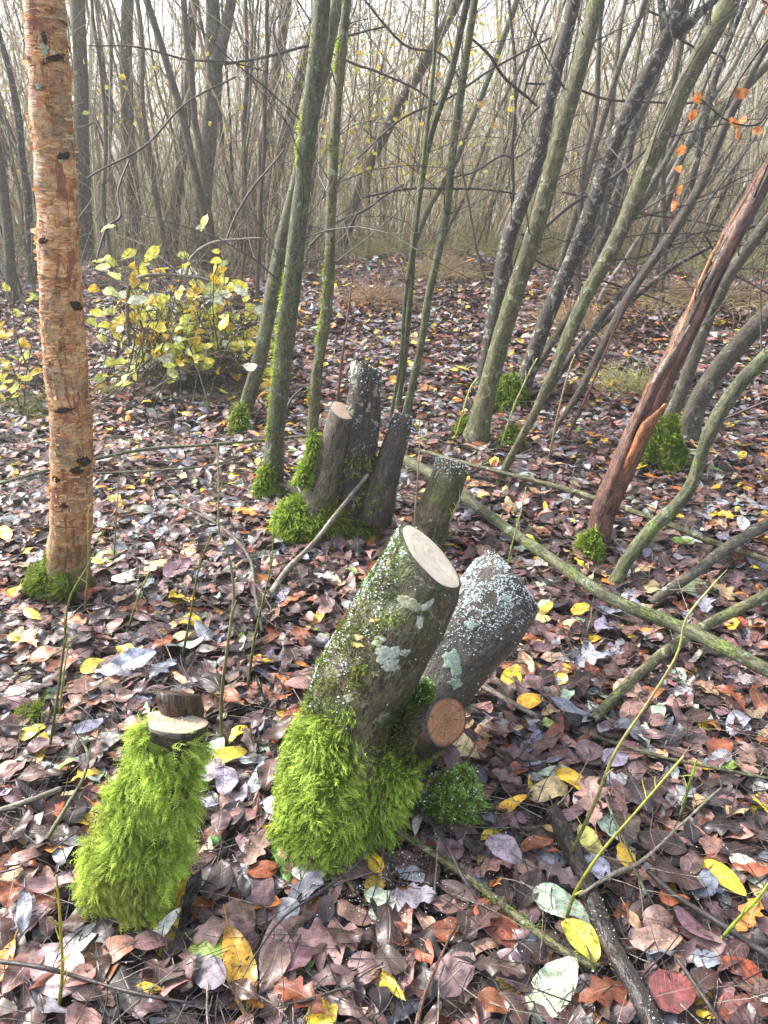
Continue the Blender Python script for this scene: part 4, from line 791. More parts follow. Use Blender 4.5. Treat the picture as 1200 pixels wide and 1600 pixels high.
stick('fallen_twig', 'lichen dotted upright twig below the crusty grey twig', 'green', [(944, 1230, 5, .03), (962, 1280, 7, .04), (985, 1330, 7, .04), (1010, 1400, 5, .03)], 'twig', 'twigs across the right foreground', 8, 20, tw=4)
stick('fallen_stick', 'dark red stick leaning at the lower middle right', 'red', [(640, 1640, 9, .02), (660, 1560, 9, .03), (690, 1490, 8, .03), (712, 1445, 6, .03)], 'stick', 'thin dark twigs in the foreground', 8, 18)
stick('fallen_stick', 'thin grey stick left of the long dark log, pointing at the big stump', 'darktwig', [(748, 1062, 5, .03), (800, 1096, 6, .04), (830, 1115, 7, .03)], 'stick', 'twigs across the right foreground', 8, 14)
stick('fallen_stick', 'slim pale rod between the big stump and the frosted stem tip', 'pale', [(745, 1068, 8, .03), (790, 1093, 9, .035), (835, 1118, 9, .03)], 'stick', 'twigs across the right foreground', 8, 14)
stick('fallen_stick', 'straight dark stick at the lower right running beside the dark pole', 'darktwig', [(1060, 1500, 8, .02), (1100, 1560, 9, .02), (1150, 1640, 10, .02)], 'stick', 'thin dark twigs in the foreground', 8, 14)
stick('fallen_twig', 'thin dark twig crossing the big stump mossy stick', 'darktwig', [(640, 1245, 5, .05), (690, 1310, 6, .06), (722, 1372, 5, .05), (735, 1390, 4, .04)], 'twig', 'thin dark twigs in the foreground', 6, 16)
# upright yellow green shoots
def shoot(label, pts, c=(.22, .23, .04), dy=0.0, c2=None, buds=6, group='young shoots standing in the litter'):
    g = G(pts[0][0], pts[0][1]); Y = g[1]; n = len(pts); ps = []; rs = []
    for k, (x, y, w_) in enumerate(pts): q = P(x, y, Y + dy * k / (n - 1)); ps.append(q); rs.append(wr(q, w_ * .31) * (1.25 - .5 * k / (n - 1)))
    s = MB(); c = np.array(c); i = tube(s, ps, rs, 8, 34, bump=.0007, bfreq=70, seed=int(pts[0][0]) % 50, wob=.014)
    L = np.linspace(0, 1, len(i['path'])); cc = (c[None] * (1 - L[:, None]) * .45 + (np.array(c2) * .8 if c2 is not None else c * 1.15)[None] * L[:, None]) * (.6 + .7 * vnoise(i['path'] * 60, 4))[:, None]
    s.col[0] = np.vstack([np.repeat(cc, 8, 0), cc[-1:]])
    root = thing('shoot', g, label, 'young shoot', group); s.build('stem', M['shoot'], root)
    k = rng.integers(3, len(i['path']), buds); sd_ = unit(rng.normal(0, 1, (buds, 3)) + i['tg'][k]); b = MB(); bris(b, i['path'][k], sd_ + i['tg'][k] * .6, rng.uniform(.006, .05, buds), i['r'][k] * .7, S=3, sides=5, taper=.6, col=cc[-1] * 1.1, up=.5); b.build('buds', M['shoot'], root, kind='stuff')
shoot('tall green shoot rising in front of the pale bare stick, near the birch', [(345, 1170, 7), (346, 1090, 7.5), (358, 1000, 7), (366, 930, 7), (358, 870, 6.5), (342, 830, 6), (341, 760, 5), (339, 690, 4)], (.16, .17, .04), c2=(.34, .30, .14))
shoot('dark green shoot just left of the tall green one', [(284, 1034, 5), (298, 960, 5), (312, 885, 5), (332, 830, 4)], (.13, .15, .03))
shoot('dark green shoot left of the big stump stem', [(387, 1088, 6), (396, 1010, 6), (408, 950, 5.5), (424, 880, 5), (430, 815, 4)], (.15, .17, .03))
shoot('slim olive shoot below the birch foot', [(196, 1000, 5), (215, 935, 5), (232, 890, 4)], (.16, .18, .03))
shoot('leaning olive shoot at the left, in front of the birch foot', [(76, 1182, 6), (90, 1090, 6), (100, 1010, 6), (108, 940, 5), (140, 880, 4), (170, 815, 3)], (.14, .15, .03))
shoot('pale twin shoot beside the leaning olive one', [(97, 1120, 5), (102, 1060, 5), (110, 1000, 4)], (.3, .3, .08))
shoot('thin shoot rising against the right side of the birch', [(130, 955, 5), (138, 880, 4), (140, 800, 3)], (.25, .24, .08))
shoot('short shoot right of the birch among the leaves', [(178, 880, 3), (183, 800, 3), (188, 730, 2)], (.2, .18, .06))
shoot('tall yellow shoot curving up right across the fallen logs', [(876, 1358, 8), (905, 1300, 8), (925, 1262, 8), (945, 1215, 8), (965, 1172, 8), (1010, 1105, 7.5), (1045, 1048, 7), (1062, 1012, 7), (1072, 965, 7), (1118, 906, 6)], (.18, .20, .04), c2=(.48, .44, .16))
shoot('second yellow shoot in front of the tall curving one', [(885, 1445, 8), (900, 1395, 8), (925, 1350, 8), (950, 1315, 7.5), (985, 1275, 7), (1040, 1213, 6.5), (1072, 1178, 6)], (.17, .20, .03), c2=(.5, .5, .08))
shoot('yellow green shoot entering from the right edge low down', [(1108, 1492, 8), (1150, 1440, 8), (1185, 1400, 8), (1215, 1350, 8)], (.25, .32, .04))
shoot('little budding shoot at the right between pale twigs', [(1064, 1285, 7), (1078, 1235, 6), (1092, 1190, 5)], (.22, .30, .05), buds=9)
shoot('mustard yellow twig standing in the bottom left corner', [(90, 1590, 9), (98, 1520, 8), (92, 1440, 8), (84, 1370, 7)], (.36, .30, .04), c2=(.50, .42, .06), buds=9)
shoot('frail green shoots right of the short frosted stump', [(790, 900, 4), (800, 850, 4), (812, 800, 3.5), (820, 760, 3)], (.3, .33, .12))
shoot('pale branching shoot behind the big sawn top', [(690, 855, 5), (700, 820, 5), (715, 785, 4), (728, 760, 3)], (.34, .36, .12), buds=8)
shoot('pale yellow shoot at the foot of the thick olive trunk', [(708, 690, 4), (722, 650, 4), (735, 610, 4), (748, 590, 3)], (.38, .42, .12), buds=8)
shoot('straight pale shoot in front of the leaning trunks', [(780, 700, 4), (800, 640, 4), (822, 590, 4), (838, 560, 3)], (.38, .38, .18), buds=5)
shoot('straw coloured dead shoot near the tan leaning stem', [(858, 715, 5), (872, 640, 5), (888, 580, 5), (898, 555, 4)], (.36, .28, .15), buds=3)
shoot('thin pale shoot right of the bent grey branch', [(640, 900, 3.5), (655, 700, 3), (652, 640, 2)], (.3, .22, .16), buds=3)
shoot('fine red brown rod left of the red split trunk', [(885, 690, 6), (925, 600, 6), (960, 520, 5), (985, 460, 4)], (.16, .06, .05), buds=3)
shoot('fine red brown rod right of the slender olive stem', [(525, 640, 6), (535, 560, 6), (545, 480, 5), (555, 400, 4)], (.22, .10, .07), buds=3)
def seedling():
    g = G(335, 1330, .0); root = thing('clover_seedling', g, 'tiny three leaved bright green seedling between the two mossy stumps', 'seedling')
    c = G(334, 1312, .03); s = MB(); bris(s, np.array([g]), np.array([c - g]), np.linalg.norm(c - g), .0008, S=3, bend=.05, sides=5, col=(.2, .32, .1)); s.build('stem', M['shoot'], root)
    for a in (20, 150, 265):
        l = MB(); d = np.array([[math.cos(R(a)), math.sin(R(a)), 0]]); leaves(l, c + d * .008, np.array([[0, -.3, 1.]]), np.array([R(a)]), [.015], [.013], [2], [(.12, .42, .10)], stalk=False, curl=.1, fold=.1); l.build('leaf', M['leaf3'], root)
seedling()
# ------------------------------------------------------------ grass tussocks
def tussock(px, py, wpx, hpx, label, n=500, c0=(.28, .20, .10), c1=(.68, .54, .32), flat=.5, name='grass_tussock'):
    g = G(px, py); w_ = wr(g, wpx / 2); h = wr(g, hpx); p = g + np.stack([rng.normal(0, w_ * .45, n), rng.normal(0, w_ * .45, n), np.zeros(n)], 1); p[:, 2] = gz(p[:, 0], p[:, 1])
    d = np.stack([(p[:, 0] - g[0]) / w_ * .8 + rng.normal(0, flat, n), (p[:, 1] - g[1]) / w_ * .8 + rng.normal(0, flat, n), rng.uniform(.4, 1.2, n)], 1)
    c = np.array(c0) + (np.array(c1) - np.array(c0)) * rng.random((n, 1)); mb = MB(); bris(mb, p, d, h * rng.uniform(.6, 1.6, n), .0016 * max(1, depth(g) / 4), S=5, bend=.5, up=-1.4, sides=3, col=c, taper=.85)
    mb.build(name, M['grass'], None, origin=g, label=label, cat='grass tuft', group='dead grass tussocks')
GR = dict(c0=(.24, .24, .09), c1=(.62, .58, .28))
for a, k in [((1020, 470, 110, 30, 'tan tussock beyond the red split trunk'), {}), ((900, 505, 90, 30, 'rusty tussock behind the yellow green leaning trunk'), dict(c0=(.28, .18, .10), c1=(.62, .46, .28))), ((985, 610, 90, 30, 'straw tussock left of the red split trunk'), GR),
             ((590, 470, 90, 26, 'rust brown grass right of the slender olive stem'), dict(c0=(.28, .18, .10), c1=(.62, .46, .28))), ((690, 430, 80, 26, 'pale grass mat beneath the thin lichen stems'), {}), ((1130, 470, 90, 36, 'dry grass beside the slate grey stem'), {}),
             ((620, 395, 120, 26, 'pale crest grass behind the bluish trunk'), GR), ((800, 400, 140, 30, 'green tinged crest grass behind the dark trunks'), GR), ((980, 405, 150, 30, 'green crest grass beyond the pale grey stem'), GR), ((1130, 420, 120, 40, 'green crest grass at the right edge'), GR), ((40, 640, 90, 20, 'low green grass mat at the left border'), dict(c0=(.2, .24, .06), c1=(.4, .42, .14))), ((350, 612, 90, 14, 'low straw grass mat under the shrub'), GR), ((180, 612, 60, 16, 'low green grass mat just right of the birch'), GR)]:
    tussock(a[0], a[1], a[2] * 1.2, a[3] * (1.5 if a[3] > 20 else 1), a[4], n=650, **k)
n = 9000; x = rng.uniform(-11, 12, n); y = rng.uniform(8.8, 14, n); p = np.stack([x, y, gz(x, y)], 1); mb = MB()
bris(mb, p, np.stack([rng.normal(0, .5, n), rng.normal(0, .5, n), np.ones(n)], 1), rng.uniform(.10, .42, n), .0035, S=4, bend=.5, up=-.8, col=np.where(rng.random((n, 1)) < .5, [[.50, .44, .24]], [[.34, .40, .14]])); mb.build('crest_grass', M['grass'], None, origin=(0, 9, 0), label='pale grass growing along the far crest under the thicket', cat='grass', kind='stuff')
# ------------------------------------------------------------ yellow leaved shrubs
PAL = dict(purple=(.125, .068, .070), pinkish=(.23, .125, .10), dark=(.05, .024, .020), rust=(.20, .055, .020), grey=(.21, .21, .25), pale=(.38, .36, .32), yellow=(.60, .40, .03), green=(.18, .28, .05), black=(.018, .013, .015), orange=(.50, .17, .02), palegreen=(.34, .43, .32), tan=(.40, .27, .14))
def shrub(px, py, label, xr, yr, nb, nl, arch=(), lw=27, seed=1):
    g = G(px, py); Y = g[1]; root = thing('sallow_shrub', g, label, 'shrub', 'yellow leaved shrubs')
    ends = np.array([P(rng.uniform(*xr), rng.uniform(*yr), Y + rng.uniform(-.35, .5)) for _ in range(nb)]); st = g + rng.normal(0, 1, (nb, 3)) * np.array([.28, .2, 0]); st[:, 2] = gz(st[:, 0], st[:, 1])
    s = MB(); d = ends - st; L = np.linalg.norm(d, axis=1); c, ds = bris(s, st, d + np.array([0, 0, .25]) * L[:, None], L, rng.uniform(.003, .007, nb), S=8, bend=.45, up=-.5, sides=5)
    k = rng.integers(2, 8, nb * 5); j = rng.integers(0, nb, nb * 5); c2, _ = bris(s, c[k, j], ds[k, j] + rng.normal(0, .7, (nb * 5, 3)), rng.uniform(.08, .35, nb * 5), .0022, S=5, bend=.5)
    s.build('twigs', M['thin'], root, kind='stuff')
    for a in arch:
        pp, rr = pthg([(x, y, w_ * .55, Y + dd) for x, y, w_, dd in a]); t = MB(); tube(t, pp, rr, 8, 26, bump=.003, seed=3, wob=.03); t.build('branch', M['pale'], root)
    kk = rng.integers(2, 6, nl); jj = rng.integers(0, c2.shape[1], nl); p = c2[kk % 6, jj] + rng.normal(0, .02, (nl, 3)); px_, py_ = proj_(p); f = (px_ > xr[0] - 20) & (px_ < xr[1] + 20) & (py_ > yr[0] - 10); p = p[f]; nl = len(p)
    cols = np.array([PAL['yellow'], (.72, .66, .10), (.54, .60, .12), (.56, .60, .46), (.38, .46, .14), (.56, .34, .04)])[rng.choice(6, nl, p=[.22, .34, .2, .14, .08, .02])] * rng.uniform(.85, 1.25, (nl, 1))
    L = wr(g, lw) * rng.uniform(.55, 1.25, nl); l = MB(); leaves(l, p, rng.normal(0, .6, (nl, 3)) + np.array([0, -.5, .7]), rng.uniform(0, 6.28, nl), L, L * .48, rng.choice([1, 2, 0], nl), cols, nu=6, nv=3, curl=.4)
    l.build('foliage', M['leaf3'], root, kind='stuff')
shrub(290, 600, 'tangled shrub with yellow and pale leaves right of the orange birch', (165, 440), (350, 595), 150, 560, [[(205, 560, 12, .1), (198, 480, 12, .05), (203, 445, 11, 0), (230, 430, 10, 0), (285, 430, 9, 0), (340, 440, 6, 0)], [(290, 430, 8, 0), (300, 400, 8, 0), (330, 380, 8, 0), (375, 374, 7, 0), (410, 372, 5, 0)], [(235, 545, 9, .1), (222, 510, 9, 0), (215, 480, 8, -.05)], [(250, 550, 9, .2), (275, 470, 8, .1), (330, 460, 6, .1), (390, 480, 5, .1)]])
shrub(20, 620, 'yellow leaved sprig at the left border behind the birch', (-60, 62), (450, 560), 12, 80, lw=22)
def hanging():
    g = np.array([2.2, 3.6, float(gz(2.2, 3.6))]); root = thing('beech_sapling', g, 'sapling holding a few glowing orange leaves at the top right', 'tree')
    Y = 3.1; p = [g] + [P(x, y, Y) for x, y in [(1250, 300), (1215, 80), (1205, -60)]]; s = MB(); i = tube(s, p, [.014, .010, .007, .004], 8, 30, wob=.02, seed=5)
    for a in [[(1225, 30), (1155, 125), (1120, 200), (1095, 245), (1060, 330)], [(1215, 120), (1190, 190), (1140, 190), (1090, 150)], [(1218, 60), (1210, 20), (1190, 0)]]:
        tube(s, [P(x, y, Y) for x, y in a], [.005, .004, .003, .0025, .0018][:len(a)], 5, 14, wob=.01)
    s.build('stem', M['darktwig'], root); n_ = 0
    pts = [(1156, 146), (1146, 192), (1160, 188), (1182, 203), (1088, 155), (1078, 185), (1084, 180), (1066, 236), (1063, 264), (1063, 296), (1052, 322), (1200, 4), (1206, 12), (1150, 210)]
    for (x, y) in pts:
        l = MB(); leaves(l, P(x, y, Y)[None], np.array([[rng.normal(0, 1.1), -1., rng.normal(.2, .5)]]), np.array([rng.uniform(0, 6)]), [.050 * rng.uniform(.6, 1.2)], [.030 * rng.uniform(.8, 1.4)], [rng.choice([1, 2, 4])], [np.array((.62, .22, .06)) * rng.uniform(.8, 1.15)], curl=.3); l.build('leaf', M['leaf3'], root)
hanging()
# ------------------------------------------------------------ background thicket
def thicket():
    # individual saplings a viewer can tell apart
    N = 190; k = 0; recs = []
    while k < N:
        y = rng.uniform(6.5, 15); x = rng.uniform(-.66 * y - .3, .66 * y + .3)
        if y < 8.5 and abs(x) < .12 * y: continue
        z = float(gz(x, y)); px, py = proj(np.array([x, y, z]))
        lean = .10 + .5 * np.clip(x / y, -.5, .6) + rng.normal(0, .13)
        recs.append((x, y, z, px, py, lean)); k += 1
    recs.sort(key=lambda r: r[3])
    mats = ['grey', 'brown', 'thin', 'olive', 'grey', 'dark']; words = dict(grey='grey', brown='brown', thin='rough brown', olive='olive', dark='blackish', green='lichen green')
    seen = {}
    for (x, y, z, px, py, lean) in recs:
        mt = mats[rng.integers(0, 6)]; r = rng.choice([.010, .016, .024, .032], p=[.35, .35, .2, .1]); H = rng.uniform(3.5, 5)
        n = 7; t = np.linspace(0, 1, n); d = np.array([lean, rng.normal(0, .1), 1.]); pts = np.array([x, y, z - .03]) + d[None] * (t * H)[:, None] + np.cumsum(rng.normal(0, .035, (n, 3)), 0) * [1, 1, 0]
        s = MB(); i = tube(s, pts, r * (1.15 - .7 * t), 7, 22, bump=.003, seed=int(rng.integers(0, 60)), cap=False, wob=.05); 
        where = next((w_ for lim, w_ in [(50, 'at the left border'), (190, 'behind the orange birch'), (300, 'left of the forked tree'), (420, 'behind the forked tree'), (520, 'behind the mossy strip trunk'), (640, 'behind the slender olive stem'), (740, 'behind the thin lichen stems'), (850, 'behind the thick olive trunk'), (960, 'behind the blotched leaning trunk'), (1080, 'above the tan tussock'), (9999, 'at the right border')] if px < lim))
        th = {.010: 'wispy', .016: 'thin', .024: 'medium', .032: 'sturdy'}[float(r)]; ln = 'leaning right' if lean > .2 else 'leaning left' if lean < -.05 else 'upright'; dist = 'far' if y > 11 else 'mid distance'
        key = f'{th} {words[mt]} {dist} sapling {ln} {where}'; seen.setdefault(key, []).append((s, i, mt, r, (x, y, z)))
    for key, lst in seen.items():
        n = len(lst)
        for q, (s, i, mt, r, g) in enumerate(lst):
            lab = key if n == 1 else key + ', ' + (['left one', 'right one'][q] if n == 2 else ['leftmost', 'second', 'third', 'fourth', 'fifth', 'sixth', 'seventh', 'eighth', 'ninth', 'tenth'][min(q, 9)] + ' from the left')
            root = thing('thicket_sapling', g, lab, 'sapling', 'saplings of the background thicket'); s.build('trunk', M[mt], root)
            tb = MB(); twigs(tb, i['path'], i['r'], 20, .10, .8, .003 if r > .015 else .0024, sub=4, upb=.7, spread=.9); tb.build('twigs', M['thin'], root, kind='stuff')
    # mass of far stems and brush
    N = 5200; y = 9.0 + 22 * rng.random(N) ** 1.15; x = rng.uniform(-.86, .86, N) * y + rng.normal(0, .4, N); z = gz(x, y); p = np.stack([x, y, z - .05], 1)
    pal = np.array([(.30, .25, .16), (.42, .37, .25), (.17, .14, .10), (.50, .41, .27), (.28, .30, .16), (.56, .51, .37), (.25, .16, .11)])
    d = np.stack([.12 + .45 * np.clip(x / y, -.5, .6) + rng.normal(0, .26, N), rng.normal(0, .2, N), np.ones(N)], 1); H = rng.uniform(2, 8, N); c = pal[rng.integers(0, 7, N)]
    mb = MB(); cc, ds = bris(mb, p, d, H, rng.choice([.004, .006, .011, .022], N, p=[.42, .34, .16, .08]), S=8, bend=.42, sides=4, col=c * 1.15)
    T = 9; n2 = N * T; j = np.repeat(np.arange(N), T); k = rng.integers(1, 8, n2); bris(mb, cc[k, j], ds[k, j] + rng.normal(0, .75, (n2, 3)), rng.uniform(.3, 1.3, n2), rng.uniform(.0018, .0035, n2), S=5, bend=.4, up=.2, sides=3, col=c[j] * rng.uniform(.7, 1.3, (n2, 1)))
    mb.build('distant_thicket', M['far'], None, origin=(0, 15, 0), label='dense far brushwood of thin bare stems fading into the light', cat='thicket', kind='stuff')
    # low tangled brush at the foot of the far trees, left
    n = 3600; x = rng.uniform(-9, 10, n); y = rng.uniform(7.5, 12, n); f = (x < -.8) | (y > 9.3); x, y = x[f], y[f]; n = len(x); p = np.stack([x, y, gz(x, y)], 1); mb = MB()
    bris(mb, p, np.stack([rng.normal(.1, .7, n), rng.normal(0, .4, n), np.ones(n)], 1), rng.uniform(.5, 2., n), rng.uniform(.002, .006, n), S=6, bend=.7, sides=3, col=pal[rng.integers(0, 7, n)] * .8)
    mb.build('brushwood', M['far'], None, origin=(0, 9, 0), label='low tangle of brown twigs along the crest', cat='brushwood', kind='stuff')
    n = 4200; y = rng.uniform(8, 18, n); u = np.where(rng.random(n) < .55, rng.normal(.03, .07, n), rng.uniform(-.5, .55, n)); x = u * y; z = 1.5 + (rng.random(n) - .25) * .17 * y; f = vnoise(np.stack([x, y, z], 1) * 1.1, 77) > .5; x, y, z = x[f], y[f], z[f]; n = len(x)
    l = MB(); L = rng.uniform(.04, .075, n); leaves(l, np.stack([x, y, z], 1), rng.normal(0, 1, (n, 3)), rng.uniform(0, 6, n), L, L * .7, np.full(n, 2), np.array([(.62, .5, .06), (.5, .5, .12), (.6, .35, .05)])[rng.choice(3, n, p=[.6, .25, .15])], nu=4, nv=3, stalk=False)
    l.build('distant_yellow_leaves', M['leaf3'], None, origin=(0, 12, 1.5), label='scattered yellow leaves still hanging in the far thicket', cat='leaves', kind='stuff')
thicket()
# loose crossing twigs in the middle distance
def cross(label, pts, Y, mt='darktwig', tw=4):
    base = P(pts[0][0], pts[0][1], Y); ps = [P(x, y, Y + .1 * k) for k, (x, y, w_) in enumerate(pts)]; rs = [wr(q, w_[2] / 2) for q, w_ in zip(ps, pts)]
    s = MB(); i = tube(s, ps, rs, 6, 20, wob=.03, seed=4); twigs(s, i['path'], i['r'], tw, .2, .3, .0016, sub=2); s.build('bare_branch', M[mt], None, label=label, cat='branch', group='bare branches crossing in front of the thicket')
cross('long dark branch rising from the thick olive trunk to the right', [(815, 368, 4), (845, 360, 6), (885, 325, 6), (940, 290, 6), (990, 250, 5), (1028, 215, 3)], 5.6)
cross('dark branch crossing down between the lichen stems and the olive trunk', [(736, 60, 4), (765, 90, 5), (790, 125, 5), (836, 165, 4)], 5.2)
cross('dark branch slanting left from the lichen stems', [(560, 250, 3), (630, 185, 4), (700, 155, 4), (770, 110, 4), (860, 60, 3)], 5.4)
cross('thin bare branch arching across the forked tree', [(140, 72, 2), (220, 76, 3), (290, 92, 3.5), (350, 97, 3.5), (415, 115, 2)], 4.6, 'thin')
cross('dark branch running right above the forked tree side', [(350, 100, 4), (420, 90, 5), (480, 72, 5), (560, 50, 4), (600, 40, 3)], 5.4)
cross('bent dark twig in front of the tan leaning stem', [(960, 405, 3), (1010, 398, 3), (1060, 372, 3), (1110, 358, 3), (1150, 362, 2)], 4.5)
cross('dark twig hanging below the red split trunk', [(965, 860, 3), (1010, 862, 3), (1060, 845, 3.5), (1090, 820, 4), (1130, 816, 3), (1200, 780, 3)], 2.6)
cross('straight brown twig behind the thin lichen stems', [(760, 440, 4), (735, 350, 4), (722, 260, 4), (724, 240, 3)], 5.5, 'thin')

XN = [(430, 60, 'left of centre near the top edge'), (590, 120, 'behind the lichen stems near the top'), (700, 300, 'low behind the straight green stem'), (860, 90, 'across the thick olive trunk top'), (960, 150, 'right of the olive trunk top'), (1010, 330, 'across the yellow green leaning trunk'), (1120, 300, 'above the red split trunk'), (1080, 60, 'near the top right corner'), (250, 200, 'across the left grey trunks'), (400, 300, 'above the yellow shrub'), (560, 330, 'right of the slender olive stem'), (640, 60, 'at the top centre'), (180, 330, 'just right of the birch'), (1150, 420, 'at the right edge below the orange leaves'), (930, 440, 'between the leaning trunks low down'), (780, 250, 'left of the dark blotched trunk')]
for j, (x, y, wh) in enumerate(XN):
    an = rng.uniform(-.9, .9) + (0 if j % 3 else 1.2); ln = rng.uniform(70, 150); q = [(x + math.cos(an) * ln * e + rng.normal(0, 6), y - math.sin(an) * ln * e + rng.normal(0, 6), 4.2 - 1.1 * abs(e + .2)) for e in (-1, -.5, 0, .5, 1)]
    cross(('thin', 'dark', 'crooked', 'wispy')[j % 4] + ' bare branch ' + wh, q, rng.uniform(4.6, 6.2), ('darktwig', 'thin')[j % 2], 7)
